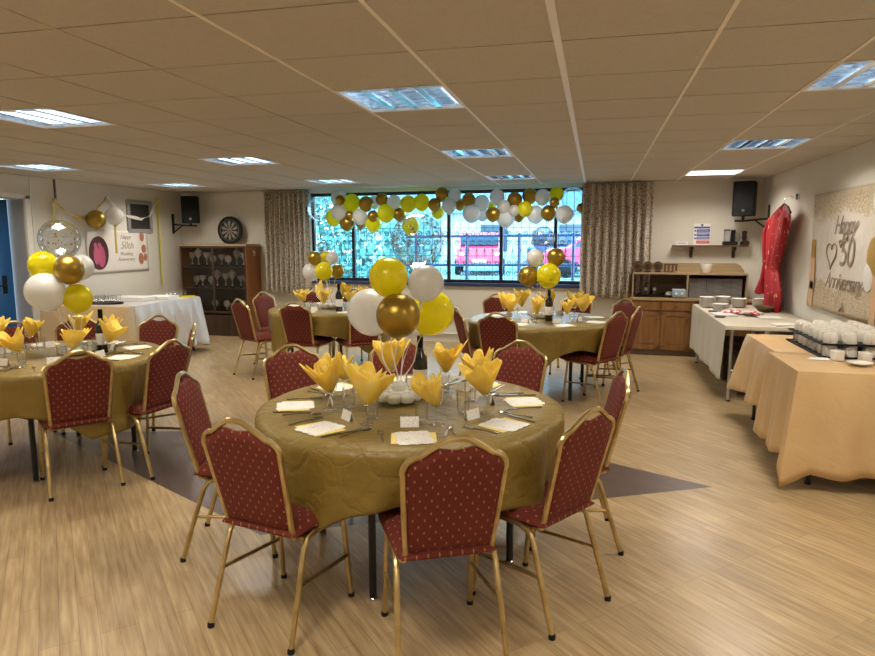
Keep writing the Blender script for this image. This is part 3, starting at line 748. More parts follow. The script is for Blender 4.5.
CLU = [
 (T1, (-.93, 3.05), 'front table cluster', [(-.955, 2.982, 1.374, .093, 'y', 'upper'), (-.784, 3.032, 1.344, .086, 'w', 'upper right'), (-1.091, 3.098, 1.192, .115, 'w', 'large lower left'), (-.887, 2.908, 1.199, .103, 'g', 'foremost'), (-.798, 3.205, 1.184, .112, 'y', 'lower right'), (-.850, 3.12, 1.547, .131, 'c', 'topmost')]),
 (T2, (-3.55, 3.85), 'left table cluster', [(-3.614, 3.842, 1.554, .135, 'c', 'topmost'), (-3.730, 3.803, 1.378, .097, 'y', 'upper left'), (-3.500, 3.783, 1.349, .096, 'g', 'foremost'), (-3.595, 3.994, 1.357, .090, 'w', 'right back'), (-3.641, 3.709, 1.202, .126, 'w', 'large lower'), (-3.498, 3.839, 1.149, .098, 'y', 'lower right')]),
 (T3, (-3.02, 7.15), 'rear left table cluster', [(-3.147, 7.3, 1.46, .071, 'c', 'topmost'), (-3.160, 7.079, 1.338, .081, 'g', 'upper left'), (-3.09, 7.26, 1.345, .074, 'y', 'upper back'), (-2.973, 7.157, 1.340, .073, 'w', 'upper right'), (-3.243, 7.153, 1.172, .102, 'w', 'lower left'), (-3.033, 7.04, 1.190, .104, 'y', 'foremost'), (-2.96, 7.27, 1.180, .083, 'g', 'lower right')]),
 (T4, (-.52, 6.72), 'rear right table cluster', [(-.525, 6.80, 1.56, .122, 'c', 'topmost'), (-.595, 6.741, 1.363, .091, 'w', 'upper left'), (-.388, 6.754, 1.370, .091, 'g', 'upper right'), (-.66, 6.686, 1.179, .101, 'g', 'lower left'), (-.450, 6.655, 1.189, .121, 'y', 'lower right')]),
]
sd = 0
for tc_, ctr, nm, L in CLU:
    t = thing('rose_arrangement', 'low arrangement of white roses anchoring the %s' % nm, 'flowers', (ctr[0], ctr[1], ZT), 0, 'white rose centrepieces')
    MB().lathe([(0, 0), (.05, 0), (.055, .01), (.05, .055), (0, .06)], 20).build('weight', M['paper'], t)
    rn = random.Random(sd+40)
    for q in range(9):
        a = q*2*pi/8; rr = .085 if q < 8 else 0; z = .035 if q < 8 else .075
        b = MB(); cx, cy = rr*cos(a), rr*sin(a)
        b.sphere((cx, cy, z), .017, 12, 8)
        for lay in range(3):
            for k in range(5):
                aa = k*2*pi/5+lay*.6+a
                def pf(u, v, aa=aa, lay=lay, cx=cx, cy=cy, z=z):
                    th = aa+(u-.5)*1.3; r_ = .019+.008*lay+.012*v*v; ph = -.6+(1.5-.3*lay)*v
                    return (cx+r_*cos(ph)*cos(th), cy+r_*cos(ph)*sin(th), z+r_*sin(ph)*1.0)
                b.grid(pf, 4, 4)
        b.build('rose', M['rose'], t, ang=60)
    b = MB()
    for q in range(14):
        a = q*2*pi/14+.2; d = Vector((cos(a), sin(a), 0)); n_ = Vector((-sin(a), cos(a), 0)); p = d*.09+Vector((0, 0, .012))
        b.add([p-n_*.012, p+d*.05+Vector((0, 0, .004)), p+n_*.012, p-d*.02], [(0, 1, 2, 3)])
    b.build('leaves', M['leaf'], t, smooth=False)
    for (x, y, z, r, c_, pos) in L:
        sd += 1
        o = balloon(x, y, z, r, c_, '%s balloon, %s in the %s' % (CN[c_], pos, nm), 'balloons of the table clusters', tie=(ctr[0], ctr[1], .9))
        bpy.context.view_layer.update()
        k0 = o.matrix_world @ Vector((0, 0, -r*1.10-.012))
        ribbon(o, k0, (ctr[0]+random.uniform(-.02, .02), ctr[1]+random.uniform(-.02, .02), ZT+.07), sd)
GAR = [(-4.17,9.56,2.03,0.162,'c'),(-3.83,9.54,2.18,0.114,'w'),(-3.75,9.38,2.14,0.064,'g'),(-3.81,9.48,1.97,0.111,'w'),(-3.62,9.53,2.10,0.122,'y'),(-3.95,9.61,1.89,0.116,'y'),(-3.71,9.54,1.80,0.104,'g'),(-3.62,9.43,1.91,0.060,'g'),(-3.37,9.46,2.08,0.101,'g'),(-3.46,9.45,1.89,0.105,'w'),(-3.50,9.59,1.80,0.076,'g'),(-3.26,9.46,1.90,0.075,'g'),(-3.29,9.56,1.79,0.114,'y'),(-3.27,9.58,2.11,0.091,'w'),(-3.12,9.47,2.14,0.082,'g'),(-3.05,9.45,1.94,0.119,'y'),(-2.94,9.50,2.09,0.104,'w'),(-2.86,9.50,1.92,0.089,'g'),(-2.70,9.43,2.07,0.110,'y'),(-2.51,9.48,2.09,0.110,'y'),(-2.70,9.55,1.75,0.120,'y'),(-2.30,9.43,2.05,0.088,'g'),(-2.20,9.47,2.20,0.090,'g'),(-2.08,9.40,2.03,0.094,'w'),(-2.01,9.46,2.18,0.087,'w'),(-2.28,9.53,1.95,0.088,'y'),(-1.94,9.50,2.05,0.076,'g'),(-1.79,9.39,2.11,0.089,'g'),(-1.75,9.39,1.92,0.115,'w'),(-1.61,9.46,2.07,0.101,'w'),(-1.61,9.52,1.91,0.087,'w'),(-1.48,9.52,2.03,0.058,'y'),(-1.43,9.33,1.90,0.092,'g'),(-1.38,9.39,2.14,0.099,'w'),(-1.28,9.33,2.01,0.084,'w'),(-1.26,9.43,1.86,0.121,'w'),(-1.13,9.32,1.95,0.070,'w'),(-1.13,9.38,2.10,0.096,'g'),(-1.08,9.48,1.87,0.071,'g'),(-0.98,9.33,1.97,0.095,'y'),(-0.92,9.41,2.15,0.098,'g'),(-0.74,9.38,2.13,0.098,'w'),(-0.84,9.43,1.90,0.113,'w'),(-0.65,9.32,1.91,0.097,'g'),(-0.55,9.39,2.17,0.090,'y'),(-0.57,9.27,2.05,0.062,'g'),(-0.33,9.38,2.09,0.152,'c'),(-0.43,9.25,1.89,0.109,'w'),(-0.22,9.46,1.98,0.056,'g')]
cnt = {}
tot = {c_: sum(1 for g in GAR if g[4] == c_) for c_ in 'ywgc'}
for g in sorted(GAR):
    k_ = cnt.get(g[4], 0); cnt[g[4]] = k_+1
    balloon(*g[:3], g[3]*1.12, g[4], '%s balloon, %s %s from the left in the window garland' % (CN[g[4]], ORD[k_], CN[g[4]].split()[-1]), 'balloons of the window garland')
gc = MB(); gc.tube([bw(x, .12, 2.0+.09*sin(x*7)) for x in [-4.2+i*.1 for i in range(40)]], .003, 5)
tag(gc.build('garland_string', M['ribbon']), 'thin white string holding the balloon garland over the window', 'string')
# left wall balloons and ribbons
balloon(-6.66, 7.74, 1.83, .125, 'g', 'chrome gold balloon hanging on the left wall above the banner', 'left wall balloons')
balloon(-6.62, 8.05, 1.89, .125, 'w', 'white balloon hanging on the left wall above the banner', 'left wall balloons')
def drape(name, pts, mt, label, w=.035):
    b = MB(); n = len(pts)
    def f(u, v):
        q = u*(n-1); i = min(int(q), n-2); p = Vector(pts[i]).lerp(Vector(pts[i+1]), q-i); tw = .6+.4*sin(q*3)
        return (p.x+.012*sin(q*5+v*2), p.y, p.z+(v-.5)*w*tw)
    b.grid(f, (n-1)*4, 3); o = b.build(name, mt, ang=80); so = o.modifiers.new('thick', 'SOLIDIFY'); so.thickness = .003
    return tag(o, label, 'ribbon', 'ribbons on the left wall')
X_ = -6.76
drape('ribbon_swag', [(X_, 7.14, 2.05), (X_, 7.25, 1.97), (X_, 7.45, 1.86), (X_, 7.65, 1.83)], M['goldribbon'], 'gold ribbon swag from the pipe to the gold wall balloon', .05)
drape('ribbon_swag', [(X_, 7.85, 1.93), (X_, 7.98, 2.05), (X_, 8.09, 2.16)], M['goldribbon'], 'short gold ribbon swag right of the gold wall balloon', .05)
drape('ribbon_swag', [(X_, 8.09, 2.16), (X_, 8.25, 2.02), (X_, 8.5, 1.90), (X_, 8.8, 1.86), (X_, 9.0, 1.92), (X_, 9.21, 2.16)], M['ribbon'], 'white ribbon swag across the grey wall vent', .05)
def hang(y, z1, z0, mt, label, x=X_, w=.02):
    b = MB(); b.box(x-.002, x+.002, y-w, y+w, z0, z1); b.sphere((x+.01, y, z1), .03, 8, 6); tag(b.build('ribbon_tail', mt), label, 'ribbon', 'ribbons on the left wall')
hang(7.14, 2.05, 1.72, M['goldribbon'], 'gold ribbon tail hanging beside the door')
hang(9.22, 2.16, .85, M['yelribbon'], 'long yellow ribbon hanging beside the trophy cabinet')
hang(8.05, 1.765, 1.36, M['goldribbon'], 'short gold ribbon tail hanging over the left banner', -6.62, .018)
# grey vent on left wall
t = thing('wall_vent', 'grey framed square vent high on the left wall', 'vent', (XL, 8.80, 1.90))
b = MB()
for s_ in (-1, 1): b.box(0, .03, s_*.25-.03, s_*.25+.03, -.24, .24); b.box(0, .03, -.25, .25, s_*.215-.03, s_*.215+.03)
b.build('frame', M['grey'], t, smooth=False, bevel=.003)
b = MB(); b.box(.002, .01, -.22, .22, -.19, .19)
for q in range(9): b.box(.008, .02, -.22, .22, -.18+q*.042, -.165+q*.042)
b.build('grille', mat('dark_vent_slats', (.035, .032, .028), .6), t, smooth=False)
# ------------------------------------------------------------------ text helper
def text(s_, size, Mx, mt, parent, name='lettering', shear=.0, ex=.001, sp=1.0, bold=0):
    cu = bpy.data.curves.new(name, 'FONT'); cu.body = s_; cu.size = size; cu.align_x = 'CENTER'; cu.align_y = 'CENTER'; cu.extrude = ex; cu.shear = shear; cu.space_character = sp; cu.offset = bold
    o = bpy.data.objects.new(name, cu); COL.objects.link(o); bpy.context.view_layer.update()
    me = bpy.data.meshes.new_from_object(o); bpy.data.objects.remove(o); me.name = name
    me.materials.clear(); me.materials.append(mt)
    o = bpy.data.objects.new(name, me); COL.objects.link(o); o.parent = parent; o.matrix_local = Mx; return o
def axes(ox, xa, ya, loc): 
    za = Vector(xa).cross(Vector(ya)); m_ = Matrix((Vector(xa), Vector(ya), za)).transposed().to_4x4(); m_.translation = loc; return m_
# left banner (on the left wall, faces +X; reading direction is +Y)
t = thing('anniversary_banner', 'white anniversary banner with a pink oval photo on the left wall', 'banner', (XL+.012, 8.31, 1.385))
def LB(y, z, x=.004): return axes(0, (0, 1, 0), (0, 0, 1), (x, y, z))
def bsheet(w, h, amp, sgn):
    b = MB(); b.grid(lambda u, v: (sgn*(.004+amp*(1+sin(u*9+v*5)*sin(v*4+u*3))), -w/2+w*u, -h/2+h*v), 30, 16); return b
bl = bsheet(1.26, .60, .0015, 1).build('sheet', mat('banner_white', (.78, .73, .68), .5), t, ang=80); so = bl.modifiers.new('thick', 'SOLIDIFY'); so.thickness = .002; so.offset = -1
MB().lathe([(0, 0), (1, 0), (1, .002), (0, .0021)], 32, sx=.19, sy=.235, M4=axes(0, (0, 1, 0), (0, 0, 1), (.009, -.42, -.02))).build('photo_oval', mat('photo_dark', (.09, .03, .03), .4), t)
pk = mat('photo_pink', (.55, .12, .22), .5)
b = MB()
for (y, z, a, c_) in ((-.47, -.05, .055, .13), (-.375, -.07, .075, .15), (-.48, .09, .03, .035), (-.40, .09, .032, .038)): b.lathe([(0, 0), (1, 0), (1, .0015), (0, .0016)], 20, sx=a, sy=c_, M4=axes(0, (0, 1, 0), (0, 0, 1), (.0112, y, z)))
b.build('photo_figures', pk, t)
gr = mat('banner_lettering', (.42, .35, .30), .5)
text('Happy', .085, LB(.14, .205, .0095), gr, t, shear=.3); text('50th', .15, LB(.16, .08, .0095), gr, t, shear=.3); text('Wedding', .075, LB(.14, -.04, .0095), gr, t, shear=.2); text('Anniversary', .075, LB(.14, -.12, .0095), gr, t, shear=.2)
b = MB()
for (y, z, a, c_) in ((.50, .21, .05, .07), (.53, .03, .055, .065), (.46, -.12, .06, .085), (.56, -.10, .04, .06)): b.lathe([(0, 0), (1, 0), (.8, .003), (0, .005)], 20, sx=a, sy=c_, M4=axes(0, (0, 1, 0), (0, 0, 1), (.0095, y, z)))
b.build('printed_balloons', mat('printed_rose_gold', (.42, .18, .11), .4), t)
# right banner (on the right wall, faces -X; reading direction is -Y)
def rban_mat():
    Mx = mat('banner_champagne', (.5, .44, .37), .45); k = NT(Mx); v = k.coord(); sp = k.n('SeparateXYZ'); k.l(v, sp.inputs[0])
    n1 = k.noise(v, 90, 3); n2 = k.noise(v, 5, 2)
    gl = k.ramp(n1, .4, .6, (.30, .225, .13), (.62, .52, .38))
    edge = k.m('ADD', k.m('ABSOLUTE', k.m('MULTIPLY', k.m('SUBTRACT', sp.outputs[2], .02), 1.75)), k.m('MULTIPLY', k.m('ADD', n2, k.noise(v, 40, 3)), .55))
    k.l(k.mix(k.m('GREATER_THAN', edge, 1.10), (.60, .54, .48), gl), k.b.inputs['Base Color'])
    k.bump(k.noise(v, 3.5, 2), .6, .05); return Mx
BH = 1.10; BC = (XR-.012, 6.33, 1.43)
t = thing('anniversary_banner', 'champagne Happy 50 Anniversary banner on the right wall', 'banner', BC)
bl = MB(); bl.grid(lambda u, v: (-.004-.006*(1+sin(u*11+v*4)*sin(v*6)), -.98+1.96*u, -.55+1.1*v-.035*sin(pi*u)*(1-v)*0), 40, 24)
bl = bl.build('sheet', rban_mat(), t, ang=80); so = bl.modifiers.new('thick', 'SOLIDIFY'); so.thickness = .002; so.offset = 1
def RB(y, z, x=-.019): return axes(0, (0, -1, 0), (0, 0, 1), (x, y, z))
br_ = mat('bronze_lettering', (.26, .19, .14), .4)
text('Happy', .23, RB(.06, .23), br_, t, shear=.4, sp=.85)
text('50', .36, RB(-.03, -.01), br_, t, shear=.1, sp=.9)
text('Anniversary', .21, RB(.03, -.26), br_, t, shear=.4, sp=.85)
for (cy, cz, s_) in ((.34, -.02, .13), (.12, .08, .035)):
    P = []
    for q in range(33):
        a = 2*pi*q/32; P.append(Vector((-.021, cy-s_*1.0*(sin(a)**3), cz+s_*(.8125*cos(a)-.3125*cos(2*a)-.125*cos(3*a)-.0625*cos(4*a)))))
    (MB().tube(P[:-1], .006, 5, closed=True)).build('printed_heart', br_, t)
b = MB(); b.sphere((-.02, -.02, -.47), .03, 8, 6, (.2, 1, 1)); b.tube([(-.02, -.02, -.44), (-.02, -.05, -.50)], .008, 5); b.tube([(-.02, -.02, -.47), (-.02, .04, -.51)], .008, 5); b.build('printed_motif', br_, t)
pg = mat('printed_gold', (.48, .30, .06), .35, .3); pp = mat('printed_peach', (.60, .36, .20), .5); pw_ = mat('printed_white', (.66, .64, .60), .4)
def disc(y, z, a, c_, mt, nm): MB().lathe([(0, 0), (1, 0), (.85, .004), (0, .008)], 24, sx=a, sy=c_, M4=axes(0, (0, -1, 0), (0, 0, 1), (-.018, y, z))).build(nm, mt, t)
for y, z, a, c_, mt in ((-.62, -.02, .16, .16, pg), (-.83, .10, .13, .16, pg), (-.62, .42, .12, .12, pw_), (-.84, .40, .12, .14, pw_), (-.52, -.18, .1, .12, pw_)): disc(y, z, a, c_, mt, 'printed_balloon')
for y, z, h_ in ((.84, -.22, .15), (.85, -.42, .12), (-.66, -.36, .2), (.86, .02, .09)):
    MB().box(-.020, -.017, y-.055, y+.055, z-h_, z+h_).build('printed_candle', pp if h_ != .09 else pg, t, smooth=False)
# ------------------------------------------------------------------ speakers
def speaker(loc, rz, label, blabel, side, wy):
    t = thing('loudspeaker', label, 'speaker', loc, rz)
    b = MB(); b.prism([(-.14, .12), (-.13, -.11), (-.10, -.135), (.10, -.135), (.13, -.11), (.14, .12)], -.215, .215, 'z'); b.build('cabinet', M['black'], t, smooth=False, bevel=.012)
    b = MB(); b.box(-.11, .11, -.141, -.133, -.17, .19); b.build('grille', mat('speaker_mesh', (.006, .006, .007), .6, spec=.2), t, smooth=False, bevel=.003)
    MB().lathe([(0, 0), (.018, 0), (.018, .004), (0, .005)], 16, M4=Matrix.Translation((.0, -.141, -.15)) @ Matrix.Rotation(pi/2, 4, 'X')).build('badge', M['chrome'], t)
    wx = XR if side > 0 else XL
    k = thing('speaker_bracket', blabel, 'bracket', (wx, wy, 1.82), 0)
    b = MB(); b.box(*((-.022, -.002) if side > 0 else (.002, .022)), -.02, .02, -.17, .15); b.build('wall_plate', M['blackmetal'], k, smooth=False)
    px, py = loc[0]-wx, loc[1]-wy
    b = MB(); b.tube([(-side*.02, 0, -.02), (px, py, -.045), (px-side*.10, py, -.045)], .014, 6); b.tube([(px, py, -.045), (px, py, loc[2]-1.82-.21)], .018, 8); b.tube([(-side*.02, 0, -.15), (px*.55, py*.55, -.035)], .011, 6)
    b.build('arm', M['blackmetal'], k)
p = bw(-6.42, .30); speaker((p.x, p.y, 2.03), .55, 'black loudspeaker above the trophy cabinet, left corner', 'black bracket holding the left loudspeaker', -1, 9.62)
p = bw(1.82, .33); speaker((p.x, p.y, 2.05), -.25, 'black loudspeaker in the right corner above the small shelf', 'black bracket holding the right loudspeaker', 1, 9.12)
# ------------------------------------------------------------------ trophy cabinet
CX0, CX1, CD_ = -6.58, -5.35, .42
def backthing(name, label, cat, x, d, z=0, group=None): p = bw(x, d, z); return thing(name, label, cat, p, BA, group)
t = backthing('trophy_cabinet', 'dark wood glass-fronted trophy cabinet below the dartboard', 'cabinet', -5.965, CD_, 0)
w = (CX1-CX0)/2
b = MB(); b.box(-w, -w+.02, 0, CD_-.01, 0, 1.47); b.build('side_panel', M['orangewood'], t, smooth=False)
b = MB(); b.box(w-.02, w, 0, CD_-.01, 0, 1.47); b.build('side_panel', M['orangewood'], t, smooth=False)
MB().box(-w-.01, w+.01, -.01, CD_-.01, 1.45, 1.48).build('top', M['tan'], t, smooth=False)
MB().box(-w+.02, w-.02, CD_-.03, CD_-.015, 0, 1.45).build('back_panel', M['darkwood'], t, smooth=False)
for z in (.38, .77, 1.11): MB().box(-w+.02, w-.02, .02, CD_-.03, z-.018, z).build('shelf', M['darkwood'], t, smooth=False)
MB().box(-w+.02, w-.02, .01, CD_-.03, 0, .34).build('base_cupboard', M['darkwood'], t, smooth=False)
for s_ in (-1, 1):
    dd = MB(); x0, x1 = (-w+.02, 0) if s_ < 0 else (0, w-.02)
    dd.box(x0, x0+.02, -.008, .006, .38, 1.45); dd.box(x1-.02, x1, -.008, .006, .38, 1.45); dd.box(x0, x1, -.008, .006, .38, .41); dd.box(x0, x1, -.008, .006, 1.42, 1.45)
    o = dd.build('door', M['darkwood'], t, smooth=False); MB().box(x0+.02, x1-.02, -.002, .001, .41, 1.42).build('pane', M['tint'], o, smooth=False)
def trophy(v):
    t = thing('trophy', None, None); h = [.27, .23, .30, .20][v]
    MB().lathe([(0, 0), (.036, 0), (.036, .03), (.03, .036), (0, .036)], 14).build('base', M['black'], t)
    if v == 3:
        b = MB().lathe([(0, .036), (.012, .036), (.008, .07), (0, .07)], 10); b.sphere((0, 0, .13), .06, 16, 8, (1, .25, 1)); b.build('plate', M['silver'], t)
    else:
        MB().lathe([(0, .036), (.022, .036), (.008, .055), (.006, h*.42), (.014, h*.46), (.036, h*.60), (.045, h*.85), (.048, h*.86), (.043, h*.85), (.03, h*.62), (0, h*.5)], 16).build('cup', M['silver'], t)
        for s_ in (-1, 1): MB().tube([(s_*.040, 0, h*.82), (s_*.066, 0, h*.84), (s_*.070, 0, h*.72), (s_*.05, 0, h*.62), (s_*.034, 0, h*.60)], .0045, 6).build('handle', M['silver'], t)
        if v == 2: MB().lathe([(.045, h*.86), (.03, h*.93), (.006, h*.96), (.008, h), (0, h*1.02)], 14).build('lid', M['silver'], t)
    return freeze(t)
TR = [trophy(v) for v in range(4)]
for row, (z, n, nm) in enumerate(((1.111, 9, 'top'), (.771, 8, 'middle'), (.381, 3, 'bottom'))):
    for q in range(n):
        x = -6.50+.14*q+.02*(q % 2)-(0 if row == 0 else -.06); 
        if row == 2: x = -6.1+.26*q
        v = (q*2+row*3+q//3) % 4 if row < 2 else 3
        place(TR[v], bw(x, .20+.06*(q % 2), z), BA+.2*sin(q*3), 'silver trophy, %s from the left on the %s cabinet shelf' % (ORD[q], nm), 'trophy', 'silver trophies')
# dartboard
db = backthing('dartboard', 'round black dartboard propped on the trophy cabinet', 'dartboard', -5.80, .14, 1.70)
def dart_mat():
    Mx = mat('dartboard_face', rough=.8); k = NT(Mx); c = k.n('TexCoord'); sp = k.n('SeparateXYZ'); k.l(c.outputs['Object'], sp.inputs[0])
    X0, Z0 = sp.outputs[0], sp.outputs[2]; r = k.m('SQRT', k.m('ADD', k.m('MULTIPLY', X0, X0), k.m('MULTIPLY', Z0, Z0)))
    a = k.m('MULTIPLY', k.m('ADD', k.m('ARCTAN2', Z0, X0), pi+pi/20), 10/pi); wdg = k.m('MODULO', k.m('FLOOR', a), 2)
    col = k.mix(wdg, (.015, .014, .013), (.30, .26, .19)); col = k.mix(k.m('GREATER_THAN', r, .150), col, (.012, .012, .012)); col = k.mix(k.m('LESS_THAN', r, .014), col, (.3, .03, .02))
    k.l(col, k.b.inputs['Base Color']); return Mx
Rm = Matrix.Rotation(pi/2, 4, 'X')
MB().lathe([(0, 0), (.215, 0), (.225, .01), (.225, .035), (0, .036)], 40, M4=Matrix.Translation((0, .03, 0)) @ Rm).build('board', M['black'], db)
MB().lathe([(0, 0), (.205, 0), (.205, .002), (0, .002)], 40, M4=Matrix.Translation((0, -.007, 0)) @ Rm).build('face', dart_mat(), db)
b = MB()
for r_ in (.17, .105, .17*.2, .014): b.tube([(r_*cos(a*pi/16), -.011, r_*sin(a*pi/16)) for a in range(32)], .0015, 4, closed=True)
b.build('wire_ring', M['steel'], db)
# ------------------------------------------------------------------ sideboard and hutch, back right
t = backthing('sideboard', 'varnished oak sideboard with panelled doors, back right', 'cabinet', 0, .45, 0)
b = MB(); b.box(.49, 1.98, .02, .44, .07, .74); b.build('carcass', M['oak'], t, smooth=False)
MB().box(.49, 1.98, .05, .44, 0, .07).build('plinth', M['darkboard'], t, smooth=False)
MB().box(.47, 2.0, -.01, .44, .74, .775).build('worktop', M['oaktrim'], t, smooth=False, bevel=.004)
for x0 in (.50, .87, 1.24, 1.61):
    x1 = x0+.355
    dw = MB().box(x0, x1, 0, .02, .61, .725).build('drawer', M['oak'], t, smooth=False, bevel=.004); MB().sphere(((x0+x1)/2, -.018, .667), .014).build('knob', M['brown'], dw)
    b = MB(); b.box(x0, x0+.05, 0, .02, .085, .595); b.box(x1-.05, x1, 0, .02, .085, .595); b.box(x0, x1, 0, .02, .085, .14); b.box(x0, x1, 0, .02, .54, .595); b.box(x0+.05, x1-.05, .008, .02, .14, .54); b.box(x0+.07, x1-.07, .003, .012, .165, .515)
    dd = b.build('door', M['oak'], t, smooth=False); MB().sphere((x1-.03, -.016, .50), .013).build('knob', M['brown'], dd)
t = backthing('shelf_hutch', 'open tan shelf unit standing on the oak sideboard', 'shelf unit', 0, .42, .777)
b = MB(); 
b.box(.49, .508, 0, .36, 0, .325); b.build('side_panel', M['tan'], t, smooth=False)
MB().box(1.89, 1.908, 0, .36, 0, .325).build('side_panel', M['tan'], t, smooth=False)
MB().box(1.175, 1.193, 0, .35, 0, .31).build('divider', M['tan'], t, smooth=False)
MB().box(.49, 1.908, -.005, .36, .308, .328).build('shelf', M['tan'], t, smooth=False)
MB().box(.508, 1.89, .345, .358, 0, .308).build('back_panel', M['darkboard'], t, smooth=False)
MB().prism([(.52, .328), (.52, .45), (1.80, .45), (1.86, .42), (1.908, .35), (1.908, .328)], .34, .358, 'y').build('upstand', M['tan'], t, smooth=False)
HZ = .778; SZ = .777+.3285
# boxes in right compartment
def backobj(o, x, d, z, label, cat, group=None, rz=0):
    o.location = bw(x, d, z); o.rotation_euler[2] = BA+rz; return tag(o, label, cat, group)
cb_ = MB().box(-.105, .105, -.12, .12, 0, .062).box(-.107, .107, -.122, .122, .05, .0625).build('carton', M['carton'], smooth=False); freeze(cb_)
for ci in range(3):
    for k_ in range(4):
        p = bw(1.32+.215*ci, .24, HZ+.064*k_); place(cb_, p, BA, 'grey carton, %s up in the %s stack inside the shelf unit' % (ORD[k_], ['left', 'middle', 'right'][ci]), 'box', 'grey cartons')
# left compartment
def figurine(x, lab):
    t = thing('figurine', lab, 'figurine', bw(x, .24, HZ+.03)); MB().lathe([(0, 0), (.03, 0), (.026, .02), (.013, .06), (.022, .10), (.012, .125), (0, .13)], 12).build('body', M['brown'], t); MB().sphere((0, 0, .14), .02).build('head', M['brown'], t)
    MB().lathe([(.013, .055), (.024, .05), (.02, .09), (.013, .085)], 12).build('apron', M['paper'], t)
figurine(.68, 'small brown figurine on the dark tray, left one'); figurine(.79, 'small brown figurine on the dark tray, right one')
o = MB().box(-.26, .26, -.13, .13, 0, .02).box(-.26, .26, -.13, -.12, 0, .03).box(-.26, .26, .12, .13, 0, .03).build('serving_tray', M['black'], smooth=False); backobj(o, .80, .24, HZ, 'black serving tray in the left compartment of the shelf unit', 'tray')
o = MB().lathe([(0, 0), (.055, 0), (.052, .02), (.035, .045), (0, .055)], 16).build('dome_dish', M['white']); backobj(o, .98, .24, HZ+.021, 'small white domed dish on the black tray', 'dish')
t = thing('toaster', 'pale blue-grey boxy toaster in the shelf unit', 'toaster', bw(1.09-.01, .30, HZ), BA)
t.location = bw(1.085, .36, HZ)
b = MB(); b.box(-.0, .0, 0, 0, 0, 0) if 0 else None; b.box(-.085, .085, -.09, .07, .006, .115); b.build('body', mat('pale_blue_box', (.30, .38, .46), .4), t, smooth=False, bevel=.012)
for s_ in (-.035, .035): MB().lathe([(0, 0), (.016, 0), (.014, .01), (0, .011)], 12, M4=Matrix.Translation((s_, -.09, .06)) @ Rm).build('knob', M['white'], t)
# top of hutch
def plaque(x, lab, r):
    t = thing('wooden_plaque', lab, 'plaque', bw(x, .26, SZ), BA); MB().lathe([(0, 0), (r, 0), (r*1.05, .01), (r, .02), (0, .022)], 24, M4=Matrix.Translation((0, .01, r+.02)) @ Rm).build('shield', M['brown'], t)
    MB().lathe([(0, 0), (r*.6, 0), (r*.5, .006), (0, .007)], 20, M4=Matrix.Translation((0, -.012, r+.02)) @ Rm).build('boss', M['darkwood'], t); MB().box(-.04, .04, -.03, .03, 0, .02).build('stand', M['darkwood'], t, smooth=False)
plaque(.56, 'tall dark round wooden plaque, leftmost on the shelf unit', .065); plaque(.69, 'round wooden plaque, second on the shelf unit', .062); plaque(.82, 'round wooden plaque, third on the shelf unit', .062)
t = thing('wooden_rack', 'low slatted wooden rack right of the round plaques', 'rack', bw(.98, .26, SZ), BA)
MB().box(-.085, .085, -.03, .03, 0, .015).build('base', M['brown'], t, smooth=False)
for x in (-.07, -.025, .025, .07): MB().box(x-.014, x+.014, -.012, .012, .015, .11).build('slat', M['brown'], t, smooth=False)
MB().box(-.09, .09, -.02, .02, .095, .115).build('top_rail', M['brown'], t, smooth=False)
o = MB().tube([(-.09, 0, .012), (.12, .02, .008)], .008, 6).box(-.14, -.08, -.02, .02, .004, .02).build('wooden_spoon', M['oaktrim']); backobj(o, 1.16, .30, SZ, 'pale wooden spoon lying on top of the shelf unit', 'spoon')
o = MB().lathe([(0, 0), (.045, 0), (.05, .006), (.075, .10), (.078, .118), (.072, .118), (.045, .012), (0, .01)], 20).build('white_bowl', M['white']); backobj(o, 1.42, .27, SZ, 'deep white bowl on top of the shelf unit', 'bowl')
o = MB().box(-.13, .13, -.08, .08, 0, .012).build('chopping_board', M['tan'], smooth=False, bevel=.003); backobj(o, 1.74, .27, SZ, 'thin tan board on the right end of the shelf unit top', 'board')
# wall shelf
t = backthing('wall_shelf', 'narrow dark shelf on two brackets under the right speaker', 'shelf', .04, 0, 1.465)
MB().box(.98, 1.91, -.16, 0, -.022, 0).build('board', M['brown'], t, smooth=False)
for x in (1.22, 1.75): MB().prism([(-.002, -.022), (-.13, -.022), (-.11, -.05), (-.03, -.08), (-.03, -.17), (-.002, -.17)], x-.02, x+.02, 'x').build('bracket', M['darkwood'], t, smooth=False)
t = backthing('safety_notice', 'white safety notice with blue bands and a red band', 'sign', 1.380, .03, 1.4655)
MB().box(-.105, .105, -.003, .003, 0, .285).build('board', M['paper'], t, smooth=False)
nb = mat('notice_blue', (.03, .07, .33), .5); nr = mat('notice_red', (.55, .06, .07), .5)
MB().box(-.10, .10, -.0045, -.003, .222, .245).build('heading_band', nb, t, smooth=False)
for z0, z1 in ((.165, .212), (.115, .155), (.075, .107)): MB().box(-.065, .10, -.0045, -.003, z0, z1).build('text_band', nb, t, smooth=False)
MB().box(-.065, .10, -.0045, -.003, .02, .062).build('text_band', nr, t, smooth=False)
for z in (.19, .135, .09): MB().lathe([(0, 0), (.013, 0), (0, .001)], 14, M4=Matrix.Translation((-.083, -.003, z)) @ Rm).build('symbol', nb, t)
MB().lathe([(0, 0), (.016, 0), (0, .001)], 14, M4=Matrix.Translation((0, -.003, .265)) @ Rm).build('emblem', nb, t)
ln = mat('notice_print', (.75, .75, .8), .5)
b = MB()
for z in (.200, .188, .176, .144, .133, .096, .085, .05, .036): b.box(-.055, .085-.02*sin(z*200), -.0052, -.0045, z, z+.003)
b.build('print_lines', ln, t, smooth=False)
t = backthing('shelf_notice', 'small white card leaning at the left end of the wall shelf', 'card', 1.135, .06, 1.4655)
